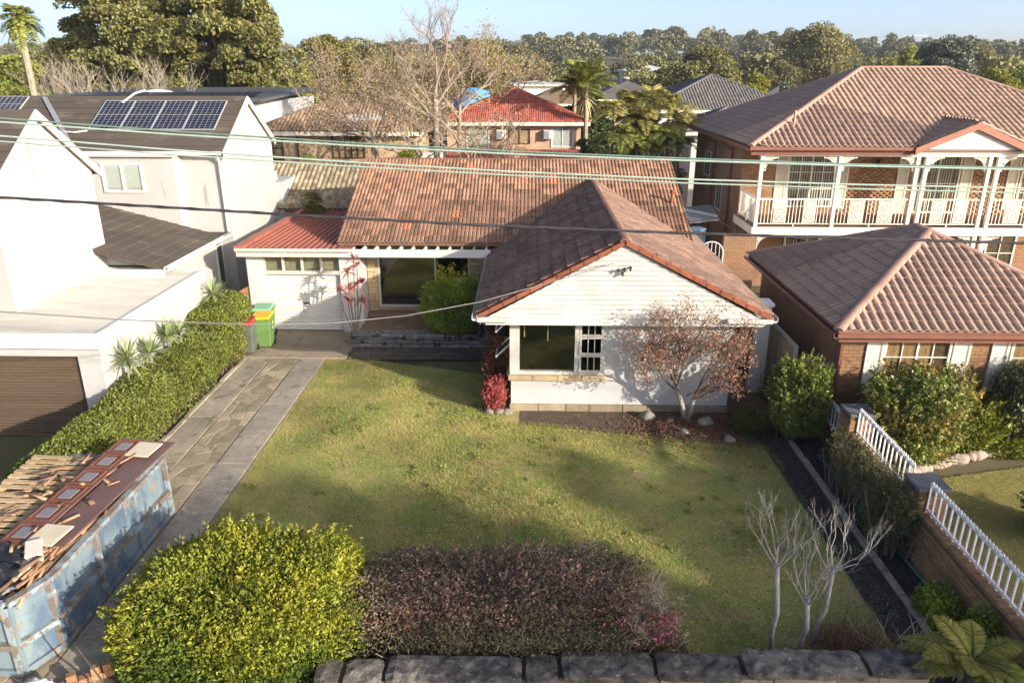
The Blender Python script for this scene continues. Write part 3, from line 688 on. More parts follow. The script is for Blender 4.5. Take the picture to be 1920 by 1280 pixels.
# rear and side walls, living room front
w2 = MB(); w2.box(-5.95, -5.75, 23.6, 32.5, 0, 2.95); w2.box(4.85, 5.02, 24.1, 32.5, 0, 2.95); w2.box(-5.75, 4.85, 32.3, 32.5, 0, 2.95)
for xa in (-5.95, 4.82): w2.prism([(xa, 23.7, 2.95), (xa, 28, 4.84), (xa, 32.3, 2.95)][::-1], (.2, 0, 0))
w2.build('rear_wall', render_w, HS)
lw = MB(); lw.box(-5.3, -4.96, 23.7, 23.9, .4, 2.9); lw.box(-1.95, -.44, 23.7, 23.9, .4, 2.9); lw.box(-4.96, -1.95, 23.7, 23.9, .4, .68); lw.box(-4.96, -1.95, 23.7, 23.9, 2.5, 2.9)
LW = lw.build('living_room_wall', M('sand_render', (.40, .31, .19), (.33, .25, .15), 2, .9), HS)
for x0, x1 in ((-5.3, -4.98), (-1.93, -1.16)):
    z = .42; j = 0
    while z < 2.5:
        hh = R.choice((.13, .15, .24)); xa = x0
        while xa < x1 - .05:
            L = min(R.uniform(.18, .45), x1 - xa); MB().box(xa, xa + L - .012, 23.655 - R.uniform(0, .02), 23.72, z, min(z + hh, 2.55) - .012).build('stone_block', sandst_y, LW, .008); xa += L
        z += hh
LFr = MB().box(-4.96, -4.90, 23.7, 23.8, .68, 2.5).box(-2.0, -1.95, 23.7, 23.8, .68, 2.5).box(-4.9, -2.0, 23.7, 23.8, .68, .74).box(-4.9, -2.0, 23.7, 23.8, 2.44, 2.5).box(-3.1, -3.05, 23.71, 23.79, .74, 2.44).build('picture_window', white_old, HS)
for x0, x1 in ((-4.9, -3.1), (-3.05, -2.0)): MB().box(x0, x1, 23.74, 23.746, .74, 2.44).build('pane', glass_d, LFr)
box('living_room_floor', -5.7, 4.8, 23.9, 32.2, .4, .45, MATS['brown_carpet'], HS); box('living_room_ceiling', -5.7, 4.8, 23.9, 32.2, 2.9, 2.94, white, HS)
# terrace behind the planter wall
box('terrace', -5.3, -.44, 21.85, 23.7, .0, .42, M('terrace_paving', (.30, .20, .125), (.2, .14, .09), 2.2, .95, .4, 40, c3=(.12, .09, .06), s3=4, t3=.62), HS); box('terrace_step', -5.28, -.46, 23.3, 23.69, .42, .56, MATS['terrace_paving'], HS, .01)
# pergola slats
MB().box(-5.95, -1.2, 22.55, 22.66, 2.62, 2.86).build('pergola_beam', white, HS, .008)
for i in range(12):
    x = -5.6 + i * .385
    MB().box(x, x + .045, 22.66, 23.5, 2.72, 2.87).build('pergola_slat', white, HS)
# garage
gw = MB(); gw.box(-8.95, -8.42, 22.85, 23.25, 0, 2.62); gw.box(-6.0, -5.32, 22.85, 23.6, 0, 2.62); gw.box(-8.95, -8.75, 23.25, 31, 0, 2.5); gw.box(-8.75, -5.95, 30.8, 31, 0, 2.5); gw.box(-5.5, -5.32, 23.6, 24, 0, 2.62)
gw.build('garage_wall', render_w, HS)
box('garage_fascia', -9.12, -5.95, 22.53, 22.66, 2.62, 2.86, white_old, HS, .008)
box('garage_gutter', -9.14, -5.5, 22.44, 22.53, 2.80, 2.9, white_old, HS, .015)
box('garage_soffit', -9.05, -5.35, 22.66, 22.9, 2.6, 2.62, white, HS)
gf = MB(); gf.box(-8.44, -5.98, 22.86, 22.98, 1.98, 2.10); gf.box(-8.44, -8.36, 22.88, 22.98, 0, 1.98)
GF = gf.build('garage_door_frame', white_old, HS)
for i in range(5):
    x = -8.44 + i * .605; MB().box(x, x + .07, 22.87, 22.96, 2.10, 2.61).build('transom_mullion', white_old, GF)
    if i < 4: MB().box(x + .07, x + .605, 22.92, 22.926, 2.10, 2.61).build('pane', glass_b, GF)
box('transom_lining', -8.4, -6.0, 23.02, 23.04, 2.1, 2.6, M('dusty_lining', (.36, .32, .22), (.26, .23, .16), 2, .9, stretch=(.3, 1, 9)), GF)
GD = box('garage_door', -8.36, -6.0, 23.0, 23.06, 0.07, 1.98, white, HS)
ns = 22; prof = [(0, -.004), (.25, -.022), (.6, -.026), (.85, -.012), (1, -.004)]
for i in range(ns):
    z0 = .08 + i * 1.895 / ns; h = 1.895 / ns; s = MB(); k = len(prof)
    for x in (-8.36, -6.0):
        for q, yy in prof: s.v.append((x, 23.0 + yy, z0 + q * h))
    for j in range(k - 1): s.f.append((j, j + k, j + k + 1, j + 1))
    s.build('door_slat', white, GD)
MB().box(-7.28, -7.1, 22.95, 22.975, .98, 1.02).build('door_handle', M('black_plastic', (.02, .02, .02), rough=.5), GD)
# red metal deck roof: ribs run back from the gutter
rb = MB(); xs_ = []; x = -9.02; pr = []
while x < -5.9:
    pr += [(x, 0), (x + .05, .0), (x + .075, .05), (x + .125, .05), (x + .15, 0)]; x += .2
n = len(pr)
for (y_, z_) in ((22.5, 2.865), (31.2, 2.74)):
    for px_, pz in pr: rb.v.append((px_, y_, z_ + pz))
for i in range(n - 1): rb.f.append((i, i + 1, i + 1 + n, i + n))
RM = rb.build('metal_roof', redmetal, HS)
for i in range(9):
    y0 = 22.5 + i * .97; z0 = 2.9 - i * .0155
    MB().box(-9.16, -8.9, y0, y0 + 1.0, z0 + (i % 2) * .004, z0 + .06 + (i % 2) * .01).build('roof_flashing', redmetal, RM)
caps(RM, (-9.1, 31.2, 2.78), (-5.95, 31.2, 2.78), verge_m, lift=.02)
box('garage_flashing', -5.98, -5.5, 22.53, 22.95, 2.87, 2.9, redmetal, HS)
# roof vent, power attachment on the gable
MB().tube([(4.75, 25.2, 3.7), (4.75, 25.2, 4.25)], .05, 8).tube([(4.75, 25.2, 4.22), (4.75, 25.2, 4.33)], .085, 8).build('roof_vent', verge_m, HS)
at = MB()
for i, (dx, dz) in enumerate(((0, 0), (.14, .02), (.27, .05), (.1, -.08))):
    at.tube([(2.05 + dx, GY0 - .02, 3.82 + dz), (2.03 + dx, GY0 - .14, 3.8 + dz)], .018, 6); at.lathe((2.03 + dx, GY0 - .14, 3.76 + dz), [(.01, 0), (.035, .02), (.02, .05), (.035, .08), (.01, .1)], 8)
at.build('service_bracket', M('dark_fitting', (.05, .05, .05)), HS)
# timber side gate and pillar on the right of the house
PT = box('side_pillar', 5.82, 6.22, 18.35, 18.8, 0, 2.42, render_w, HS, .01); box('pillar_cap', 5.78, 6.26, 18.31, 18.84, 2.42, 2.5, white, PT)
SG = thing('side_gate', (5.4, 18.5, 0), 'dark brown timber gate between cottage wall and white pillar', 'gate')
for i in range(8): MB().box(4.99 + i * .102, 4.99 + i * .102 + .094, 18.5, 18.54, .06, 2.35).build('board', timber_d, SG)
MB().box(4.99, 5.81, 18.54, 18.58, .4, .52).box(4.99, 5.81, 18.54, 18.58, 1.8, 1.92).build('rail', timber_d, SG)
# planter retaining wall in front of the terrace
PW = thing('planter_wall', (-3.4, 21.7, 0), 'low weathered sandstone retaining wall below the front terrace', 'wall')
box('core', -5.46, -1.0, 21.62, 21.86, -.02, .38, dirt, PW)
for z0, z1 in ((0, .15), (.155, .285), (.29, .37)):
    x = -5.5
    while x < -1.0:
        L = min(R.uniform(.28, .7), -.98 - x); MB().box(x, x + L - .014, 21.55 - R.uniform(0, .03), 21.75, z0, z1 - .012).build('stone_block', stone_g, PW, .015); x += L
x = -5.55
while x < -.98:
    L = min(R.uniform(.55, 1.0), -.95 - x); MB().box(x, x + L - .01, 21.5, 21.9, .375, .46 + R.uniform(0, .01)).build('cap_stone', stone_g, PW, .015); x += L
# ================================================================== two storey brick house
BH = thing('brick_house', (14, 32, 0), 'two storey brown brick house with lace balcony and brown tiled hip roof', 'house')
BWL = MB().box(8.0, 21.6, 28.9, 37.1, 0, 5.5).build('wall', brickw, BH)
box('eave_soffit', 7.6, 22.0, 26.4, 37.5, 5.47, 5.5, cream, BH)
RF = hip_shell(7.5, 22.1, 26.3, 37.6, 5.62, 8.12).build('roof', tc_a, BH)
hip_roof(RF, 7.5, 22.1, 26.3, 37.6, 5.62, 8.12, ROMAN, tc_o, tc_a, cap_con, 300)
gutter('gutter', (7.45, 26.24, 5.58), (13.1, 26.24, 5.58), gutter_br, BH, .07); gutter('gutter', (16.75, 26.24, 5.58), (22.1, 26.24, 5.58), gutter_br, BH, .07); gutter('gutter', (7.44, 37.6, 5.58), (7.44, 26.2, 5.58), gutter_br, BH, .07)
box('fascia', 7.55, 13.15, 26.33, 26.36, 5.36, 5.6, gutter_br, BH)
# porch gable
px0, px1, pxa, pza, pze, pyf = 13.1, 16.78, 14.92, 6.42, 5.66, 26.14
pg = MB(); yb = 28.3
for e in (px0, px1):
    P = [(pxa, pyf, pza), (pxa, yb, pza), (e, yb, pze), (e, pyf, pze)]
    pg.prism(P if e > pxa else P[::-1], (0, 0, -.08))
PG = pg.build('porch_gable_roof', tc_a, BH)
fs = []
for e in (px0, px1): fs.append(slope_field(Vector((e, 0, pze)), Vector((pxa, 0, pza)), pyf, yb, .205, .30))
src = arr(ROMAN); tag(link('roof_tile_field', scatter_mesh('roof_tile_field', src, [m for f in fs for m in f[0] + f[1]]), tc_a, PG), kind='stuff')
caps(PG, (pxa, pyf, pza), (pxa, yb, pza), cap_con, lift=.03)
MB().prism([(px0 + .25, pyf + .1, pze - .1), (px1 - .25, pyf + .1, pze - .1), (pxa, pyf + .1, pza - .16)], (0, .06, 0)).build('gable_panel', white, PG)
for e in (px0, px1):
    d = Vector((pxa - e, 0, pza - pze)); s = 1 if e == px0 else -1
    MB().hexa([(e - s * .12, pyf - .03, pze - .26), (e - s * .12, pyf + .08, pze - .26), (e - s * .12, pyf + .08, pze - .04), (e - s * .12, pyf - .03, pze - .04)], [(pxa, pyf - .03, pza - .2), (pxa, pyf + .08, pza - .2), (pxa, pyf + .08, pza + .03), (pxa, pyf - .03, pza + .03)]).build('barge_board', M('brown_barge', (.36, .165, .11), (.31, .14, .095), 2, .6), PG)
# balcony
BX = 19.3
BAL = box('balcony_slab', 7.85, BX, 26.38, 28.88, 2.58, 2.86, cream_pale, BH, .01)
box('balcony_floor', 7.9, BX, 26.45, 28.88, 2.861, 2.875, M('deck_tiles', (.19, .10, .06), (.14, .075, .045), 3, .8), BAL)
box('balcony_beam', 7.9, BX, 26.44, 26.58, 5.3, 5.46, cream_pale, BH)
posts = [8.0, 10.67, 13.3, 13.62, 15.75, 16.06, 18.7]
for x in posts:
    MB().box(x - .06, x + .06, 26.45, 26.57, 2.87, 5.3).build('balcony_post', cream_pale, BH); MB().box(x - .07, x + .07, 26.45, 26.59, 0, 2.58).build('porch_post', cream_pale, BH)
def annulus(b, cx, cz, r0, r1, y0, y1, n=8):
    k = len(b.v)
    for rr_, yy in ((r1, y0), (r0, y0), (r0, y1), (r1, y1)):
        for j in range(n):
            a = 6.2832 * j / n; b.v.append((cx + rr_ * math.cos(a), yy, cz + rr_ * math.sin(a)))
    for j in range(n):
        j2 = (j + 1) % n
        for q in range(4):
            p, s = q * n, ((q + 1) % 4) * n; b.f.append((k + p + j, k + p + j2, k + s + j2, k + s + j))
lace = MB()
for i in range(5):
    for j in range(9): annulus(lace, .05 + i * .085, .05 + j * .088, .018 if (i + j) % 2 else .024, .045, -.012, .012, 6)
lace.box(0, .012, -.012, .012, 0, .8); lace.box(.43, .442, -.012, .012, 0, .8)
for j in (2.5, 6): annulus(lace, .22, .06 + j * .09, .09, .125, -.02, .016, 10)
LACE = lace.mesh('lace_panel'); LACE.materials.append(cream_pale)
brk = MB()
for i in range(9):
    a = rad(4 + i * 10.4); annulus(brk, .5 - .44 * math.cos(a), -.5 + .46 * math.sin(a) - .0, .006, .034, -.012, .012, 6)
for i in range(5):
    for j in range(5):
        x, z = .04 + i * .07, -.04 - j * .07
        if (.5 - x) ** 2 + (-.5 - z) ** 2 > .47 ** 2: annulus(brk, x, z, .014, .038, -.01, .01, 6)
BRK = brk.mesh('lace_bracket'); BRK.materials.append(cream_pale)
BAR = MB().box(-.011, .011, -.011, .011, 0, .86).mesh('baluster'); BAR.materials.append(cream_pale)
def railing(m, w, lacefrac=True):
    rl_ = MB(); rl_.box(0, w, -.03, .03, .94, .99, m); rl_.box(0, w, -.025, .025, .085, .115, m); rl_.box(w / 2 - .02, w / 2 + .02, -.02, .02, 0, .085, m); ro = rl_.build('railing', cream_pale, BH)
    lp = [w * .30 - .22, w * .70 - .22] if w > 1.6 else [w / 2 - .22]
    for q in lp: link('lace_panel', LACE, None, ro, m @ Matrix.Translation((q, 0, .125)))
    n = int(w / .12)
    for i in range(1, n):
        x = w * i / n
        if any(q - .02 < x < q + .47 for q in lp): continue
        link('baluster', BAR, None, ro, m @ Matrix.Translation((x, 0, .1)))
for a, c in ((8.06, 10.61), (10.73, 13.24), (13.68, 15.69), (16.12, 18.64)): railing(Matrix.Translation((a, 26.51, 2.87)), c - a)
railing(Matrix.Translation((8.0, 28.8, 2.87)) @ Matrix.Rotation(rad(-90), 4, 'Z'), 2.2)
for z in (5.3, 2.56):
    for x in posts:
        for s in (1, -1):
            if (x == 8.0 and s < 0) or (x in (13.3, 15.75) and s > 0) or (x in (13.62, 16.06) and s < 0): continue
            link('lace_bracket', BRK, None, BAL, Matrix.Translation((x + s * .06, 26.51, z)) @ Matrix.Diagonal((s, 1, 1, 1)))
fm = lambda x, z: face_mat(x, 28.9, z, 'front')
window(BH, fm(9.72, 3.15), 1.8, 2.0, 4, 3, cream_pale, blind='vertical', gl=glass_b, split=2)
window(BH, fm(14.55, 2.95), 1.6, 2.2, 2, 2, cream_pale, blind='vertical', gl=glass_b, split=1, name='balcony_door')
window(BH, fm(18.4, 3.15), 1.5, 2.0, 3, 3, cream_pale, blind='vertical', gl=glass_b)
window(BH, fm(9.9, .9), 1.8, 1.45, 4, 2, cream_pale, blind='vertical', gl=glass_b, split=2)
window(BH, fm(16.6, .4), 2.2, 2.0, 4, 2, cream_pale, blind=None, split=2)
window(BH, face_mat(8.0, 35.0, 3.6, 'left'), 1.1, 1.1, 2, 1, white_old); window(BH, face_mat(8.0, 32.4, 2.5, 'left'), .9, 1.2, 2, 1, white_old)
sh = [(9.28, 3.1), (11.58, 3.1), (13.82, 2.92), (16.2, 2.92), (17.92, 3.1)]
for x, z in sh: shutter(BH, fm(x, z), .42, 5.18 - z, cream)
ops = [(1.72, 3.52, 3.15, 5.15), (6.55, 8.15, 2.95, 5.15), (10.4, 11.9, 3.15, 5.15)] + [(x - 8, x - 8 + .42, z, 5.18) for x, z in sh]
opsz = [(a, b_, c - 2.87, d - 2.87) for a, b_, c, d in ops]
brick_wall(BWL, face_mat(8.0, 28.9, 2.87, 'front'), 11.3, 2.6, opsz, br_o, br_a, 300)
dp = MB()
for y in (30.3, 33.2): dp.tube([(7.5, y, 5.5), (7.62, y, 5.3), (7.93, y, 5.15), (7.94, y, 4.9), (7.94, y, .1)], .045, 6)
dp.build('downpipe', gutter_br, BH)
lm = MB(); lm.lathe((12.98, 28.75, 4.72), [(.02, 0), (.07, .05), (.09, .16), (.03, .22)], 8); lm.bar((12.98, 28.9, 4.95), (12.98, 28.75, 4.93), .03); lm.build('wall_lamp', M('dark_lamp', (.03, .03, .03), rough=.4), BH)
MB().tube([(9.3, 27.6, 6.2), (9.3, 27.6, 6.75)], .04, 8).build('roof_vent', cap_con, RF)
AW = MB().hexa([(6.15, 28.6, 2.55), (7.35, 28.9, 2.62), (7.4, 30.6, 2.9), (6.2, 30.3, 2.83)], [(6.15, 28.6, 2.6), (7.35, 28.9, 2.67), (7.4, 30.6, 2.95), (6.2, 30.3, 2.88)]).build('side_awning', steel_g, BH); MB().bar((7.3, 29.2, 2.62), (8.0, 29.2, 2.2), .04).bar((7.35, 30.3, 2.8), (8.0, 30.3, 2.35), .04).build('awning_strut', steel_g, AW)
tk = thing('water_barrel', (6.35, 28.1, 0), 'pale blue plastic barrel on a stand beside the brick house wall', 'barrel')
MB().lathe((6.35, 28.1, 1.6), [(.28, 0), (.31, .1), (.31, .8), (.33, .82), (.33, .88), (.28, .9)], 18).build('barrel_body', M('blue_plastic', (.22, .36, .52), (.2, .33, .48), 3, .5), tk, smooth=True); box('barrel_stand', 6.05, 6.65, 27.8, 28.4, 0, 1.6, timber_d, tk)
# ================================================================== front wing
WG = thing('brick_wing', (10.2, 19.4, 0), 'single storey brown brick wing with pyramid hip roof and cream shutters', 'house')
WW = MB().box(7.2, 13.1, 16.2, 22.6, 0, 2.5).build('wall', brickw, WG); MB().box(7.21, 13.0, 16.19, 16.2, 0, 2.5).build('mortar_bed', mortar, WW)
WR = hip_shell(6.85, 13.5, 15.75, 23.05, 2.65, 4.2).build('roof', tc_a, WG)
hip_roof(WR, 6.85, 13.5, 15.75, 23.05, 2.65, 4.2, ROMAN, tc_o, tc_a, cap_con, 300)
gutter('gutter', (6.8, 15.69, 2.6), (13.5, 15.69, 2.6), gutter_br, WG, .065); gutter('gutter', (6.79, 23.05, 2.6), (6.79, 15.65, 2.6), gutter_br, WG, .065); box('fascia', 6.9, 13.5, 15.78, 15.81, 2.4, 2.58, gutter_br, WG); box('soffit', 6.9, 13.4, 15.8, 22.9, 2.42, 2.44, cream, WG)
fw_ = lambda x, z: face_mat(x, 16.19, z, 'front')
# windows show a drawn brown curtain behind the glass
curtain = M('tan_curtain', (.50, .30, .15), (.38, .22, .11), 2, .9, stretch=(14, 1, .3))
for x, w in ((8.12, 1.52), (10.98, 1.5)):
    wo = window(WG, fw_(x, 1.12), w, 1.22, 4, 3, cream_pale, gl=glass_b, split=2, mw=.028, sill=cream)
    cb = MB(); n = 14; wd = w * .68
    for i in range(n): cb.box(x + .07 + wd * i / n, x + .07 + wd * (i + 1) / n - .004, 16.176 + .004 * (i % 2), 16.184, 1.18, 2.28)
    cb.build('curtain', curtain, wo)
for x in (7.72, 9.68, 10.54, 12.5): shutter(WG, fw_(x, 1.08), .40, 1.28, M('shutter_paint', (.74, .71, .62), (.68, .65, .56), 2, .5))
ops = [(8.12 - 7.2, 9.64 - 7.2, 1.05, 2.36), (10.98 - 7.2, 12.48 - 7.2, 1.05, 2.36)] + [(x - 7.2, x - 6.8, 1.08, 2.36) for x in (7.72, 9.68, 10.54, 12.5)]
brick_wall(WW, face_mat(7.2, 16.19, 0, 'front'), 4.6, 2.42, ops, br_o, br_a, 300, key=lambda q: -q.translation.z * 1.0)
MB().tube([(7.12, 16.1, 2.5), (7.12, 16.1, .05)], .04, 6).build('downpipe', gutter_br, WG)
# ================================================================== fences and walls on the right boundary
cb_m = M('beige_steel', (.50, .43, .30), (.44, .375, .26), 1, .5); cb_r = M('pale_steel_rail', (.66, .62, .52), rough=.5)
SF = thing('steel_fence', (6.6, 19, 0), 'beige ribbed steel boundary fence beside the white pillar', 'fence')
y = 17.4
while y < 24:
    y2 = y + 2.35; ribs = MB(); n = 26; vv = []
    for i in range(n + 1):
        yy = y + .03 + (y2 - y - .06) * i / n; xx = 6.6 + (.02 if (i % 4) in (0, 1) else -.02); vv += [(xx, yy, .05), (xx, yy, 1.66)]
    ribs.v = vv; ribs.f = [(2 * i, 2 * i + 2, 2 * i + 3, 2 * i + 1) for i in range(n)]; ribs.build('fence_panel', cb_m, SF)
    MB().box(6.565, 6.635, y, y2, 1.66, 1.72).build('top_rail', cb_r, SF); MB().box(6.56, 6.64, y - .03, y + .03, 0, 1.72).build('post', cb_r, SF); y = y2
BF = thing('brick_fence', (6.85, 11, 0), 'low brown brick fence wall with square piers between the two yards', 'wall')
BC = MB().box(6.7, 6.95, 7.6, 14.1, -.02, .98).build('wall', mortar, BF)
brick_wall(BC, face_mat(6.7, 14.1, 0, 'left'), 6.5, .93, [], br_o, br_a, 300, key=lambda q: abs(q.translation.y - 9.6))
for i in range(58): MB().box(6.68, 6.97, 7.62 + i * .112, 7.62 + i * .112 + .1, .93, 1.0).build('coping_brick', br_o, BC)
for y in (7.55, 11.2, 14.1):
    pr_ = MB().box(6.66, 7.18, y, y + .52, -.02, 1.36).build('pier', mortar, BF)
    for fc, mx in (('left', face_mat(6.66, y + .52, 0, 'left')), ('front', face_mat(6.66, y, 0, 'front'))): brick_wall(pr_, mx, .52, 1.36, [], br_o, br_a, 60)
    MB().box(6.63, 7.21, y - .03, y + .55, 1.36, 1.43).build('pier_cap', M('slate_cap', (.09, .10, .115), (.15, .16, .17), 4, .8, .3, 30), pr_, .02)
iron = M('white_iron', (.78, .78, .77), (.70, .70, .68), 6, .5)
pk = MB().box(-.014, .014, -.014, .014, 0, .56).mesh('picket'); pk.materials.append(iron)
fn = MB(); annulus(fn, 0, 0, .014, .034, -.008, .008, 8); FIN = fn.mesh('ring_finial'); FIN.materials.append(iron)
def iron_panel(y0, y1, z, label, x=6.82):
    t = thing('iron_fence_panel', (x, (y0 + y1) / 2, z), label, 'fence', 'white iron fence panels'); r = MB()
    r.box(x - .018, x + .018, y0, y1, z + .04, z + .075); r.box(x - .018, x + .018, y0, y1, z + .5, z + .535); r.build('rail', iron, t)
    n = max(2, round((y1 - y0) / .17))
    for i in range(n + 1):
        y = y0 + (y1 - y0) * i / n; link('picket', pk, None, t, Matrix.Translation((x, y, z)))
        if i < n:
            for q in (.0, .5): link('ring_finial', FIN, None, t, Matrix.Translation((x, y + (q + .25) * (y1 - y0) / n, z + .57)) @ Matrix.Rotation(rad(90), 4, 'Z'))
iron_panel(8.1, 11.17, 1.0, 'long white iron fence panel on the brick fence nearest the street')
iron_panel(11.76, 14.07, 1.0, 'white iron fence panel on the brick fence in front of the big shrub')
iron_panel(14.66, 16.4, .55, 'white iron fence panel half hidden behind the shrub by the wing')
t = thing('picket_gate', (6.95, 16.75, 0), 'small white picket gate beside the corner of the brick wing', 'gate')
MB().box(6.68, 7.2, 16.73, 16.77, 1.45, 1.49).box(6.68, 7.2, 16.73, 16.77, .25, .29).build('rail', iron, t)
for i in range(5):
    link('picket', pk, None, t, Matrix.Translation((6.7 + i * .12, 16.75, .1)) @ Matrix.Diagonal((1, 1, 2.5, 1))); link('ring_finial', FIN, None, t, Matrix.Translation((6.7 + i * .12, 16.75, 1.52)))
t = thing('folded_umbrella', (6.98, 17.3, 0), 'folded dark blue garden umbrella leaning behind the white picket gate', 'umbrella')
MB().tube([(6.85, 17.3, 0), (6.98, 17.4, 1.45)], .018, 6).build('pole', steel_g, t)
u = MB(); P_ = [(6.86, 17.3, .75), (6.89, 17.32, 1.0), (6.93, 17.36, 1.3), (6.96, 17.38, 1.5), (6.99, 17.4, 1.62)]; u.tube(P_, [.06, .12, .13, .10, .03], 9); u.build('folded_canopy', M('navy_cloth', (.02, .035, .10), (.03, .05, .13), 6, .9), t)
MB().box(6.45, 7.1, 17.55, 18.0, .0, 1.05).build('grey_storage_box', M('grey_box', (.35, .35, .35)), None, .02); tag(bpy.data.objects['grey_storage_box'], 'pale grey storage box standing behind the steel fence end', 'box')
t = thing('arched_gate', (6.3, 26, 0), 'white iron gate with arched top in the passage beside the brick house', 'gate'); g = MB(); cx_, r_ = 6.42, .42
g.tube([(cx_ - r_, 26, 0), (cx_ - r_, 26, 2.0)] + [(cx_ - r_ * math.cos(rad(a)), 26, 2.0 + r_ * math.sin(rad(a))) for a in range(15, 180, 15)] + [(cx_ + r_, 26, 2.0), (cx_ + r_, 26, 0)], .022, 6); g.build('arch_frame', iron, t)
for i in range(1, 6):
    x = cx_ - r_ + 2 * r_ * i / 6; MB().tube([(x, 26, .1), (x, 26, 2.0 + math.sqrt(max(0, r_ * r_ - (x - cx_) ** 2)))], .012, 5).build('bar', iron, t)
MB().tube([(cx_ - r_, 26, 1.45), (cx_ + r_, 26, 1.45)], .012, 5).build('cross_bar', iron, t)
box('passage_wall', 6.86, 8.0, 26.1, 26.3, 0, 2.6, brickw, BH)
hs = MB(); pts = [(6.45, 14.9, .05), (6.5, 14.0, .05), (6.46, 13.1, .06), (6.56, 12, .07), (6.6, 11, .08), (6.63, 10.2, .08), (6.6, 9.4, .09), (6.52, 8.9, .1)]
hs.tube(pts, .018, 6); tag(hs.build('garden_hose', M('turquoise_hose', (.03, .22, .20), (.02, .16, .16), 3, .5), smooth=True), 'turquoise garden hose lying along the foot of the brick fence', 'hose')
# ================================================================== white house on the left
slate = M('dark_flat_tile', (.105, .085, .068), (.075, .062, .05), .8, .85, .2, 40, c3=(.13, .11, .09), s3=2, t3=.58, stretch=(.4, 1, 1))
WH = thing('white_house', (-14, 24, 0), 'tall white rendered house with dark tiled gables and solar panels', 'house')
def course_roof(name, parent, o, u, v, w, L, mat, course=.34, th=.022):
    """flat interlocking tiles: overlapping courses across a slope (origin o, unit u across width w, v upslope length L)"""
    o = Vector(o); u = Vector(u).normalized(); v = Vector(v).normalized(); nrm = u.cross(v); root = None; n = int(L / course)
    for j in range(n):
        a = o + v * (j * L / n); b_ = o + v * ((j + 1.12) * L / n)
        P = [a + nrm * 0, a + u * w, b_ + u * w - nrm * .0, b_]
        Q = [a + nrm * (th + .012), a + u * w + nrm * (th + .012), b_ + u * w + nrm * .01, b_ + nrm * .01]
        q = MB().hexa(P, Q).build('tile_course', mat, parent)
def gable_block(x0, x1, y0, yr, y1, zb, ze, zr, nm, ov=.3, oh=.18):
    w = MB(); w.box(x0, x1, y0, y1, zb, ze); w.prism([(x1 - .2, y0, ze), (x1 - .2, y1, ze), (x1 - .2, yr, zr)], (.2, 0, 0)); wall = w.build('wall', render_h, WH)
    k0 = (zr - ze) / (yr - y0); k1 = (zr - ze) / (y1 - yr); d = MB(); za, zb_ = ze - k0 * ov, ze - k1 * ov
    d.prism([(x0, y0 - ov, za), (x0, yr, zr), (x0, yr, zr + .1), (x0, y0 - ov, za + .1)][::-1], (x1 - x0 + oh - .02, 0, 0)); d.prism([(x0, yr, zr), (x0, y1 + ov, zb_), (x0, y1 + ov, zb_ + .1), (x0, yr, zr + .1)][::-1], (x1 - x0 + oh - .02, 0, 0))
    rf = d.build('roof', slate, WH)
    course_roof('c', rf, (x0, y0 - ov, za + .1), (1, 0, 0), (0, yr - y0 + ov, zr - za), x1 - x0 + oh - .05, math.hypot(yr - y0 + ov, zr - za), slate)
    # white barge boards along the gable end
    for (ya, zA) in ((y0 - ov, za), (y1 + ov, zb_)):
        MB().hexa([(x1 + oh - .05, ya, zA - .1), (x1 + oh, ya, zA - .1), (x1 + oh, ya, zA + .13), (x1 + oh - .05, ya, zA + .13)], [(x1 + oh - .05, yr, zr - .1), (x1 + oh, yr, zr - .1), (x1 + oh, yr, zr + .13), (x1 + oh - .05, yr, zr + .13)]).build('barge_board', white_old, rf)
    return wall, rf
gable_block(-22, -12.25, 16.75, 18.85, 20.95, 2.4, 5.5, 7.05, 'a', .25, .15)
wallB, roofB = gable_block(-23, -10.2, 25.15, 27.8, 30.1, 0, 5.52, 7.08, 'b', .2, .12)
MB().box(-22, -11.6, 24.55, 25.2, 0, 5.45).build('bay_wall', render_h, WH)
gutter('gutter', (-22, 24.85, 5.52), (-10.15, 24.85, 5.52), white, WH, .07); box('bay_soffit', -22, -11.5, 24.4, 25.2, 5.45, 5.47, white, WH)
MB().tube([(-10.3, 24.9, 5.45), (-10.3, 25.05, 5.2), (-10.3, 25.08, 2.9)], .05, 8).build('downpipe', white, WH)
WB = window(WH, face_mat(-14.02, 24.55, 4.28, 'front'), 1.36, .96, 2, 1, white, fw=.07, mw=.09, gl=glass_b, blind='roller')
box('rear_box', -12.5, -9.95, 30.1, 32.6, 0, 3.85, render_h, WH, .02); box('rear_box_lower', -11.2, -9.6, 32.3, 34, 0, 3.1, render_h, WH); box('rear_parapet', -12.4, -10.4, 30.1, 31, 3.85, 4.2, render_h, WH)
# lower skillion roof between the blocks
MB().hexa([(-14.6, 20.3, 3.86), (-10.3, 20.3, 2.74), (-10.3, 24.54, 2.74), (-14.6, 24.54, 3.86)], [(-14.6, 20.3, 3.96), (-10.3, 20.3, 2.84), (-10.3, 24.54, 2.84), (-14.6, 24.54, 3.96)]).build('skillion_roof', slate, WH)
SK = WH.children[-1]
for i in range(12):
    x = -14.6 + i * 4.3 / 12; z = 3.97 - (x + 14.6) * 1.12 / 4.3; x2 = x + 4.3 / 12 * 1.05
    MB().hexa([(x, 20.28, z - .02), (x2, 20.28, z - .115), (x2, 24.53, z - .115), (x, 24.53, z - .02)], [(x, 20.28, z), (x2, 20.28, z - .07), (x2, 24.53, z - .07), (x, 24.53, z)]).build('tile_course', slate, SK)
box('roof_infill', -11.6, -10.25, 24.54, 25.14, 2.7, 2.86, slate, WH); gutter('gutter', (-10.22, 25.2, 2.82), (-10.22, 20.2, 2.82), white, WH, .06); box('skillion_front_fascia', -14.6, -10.3, 20.2, 20.28, 2.6, 2.8, white, WH)
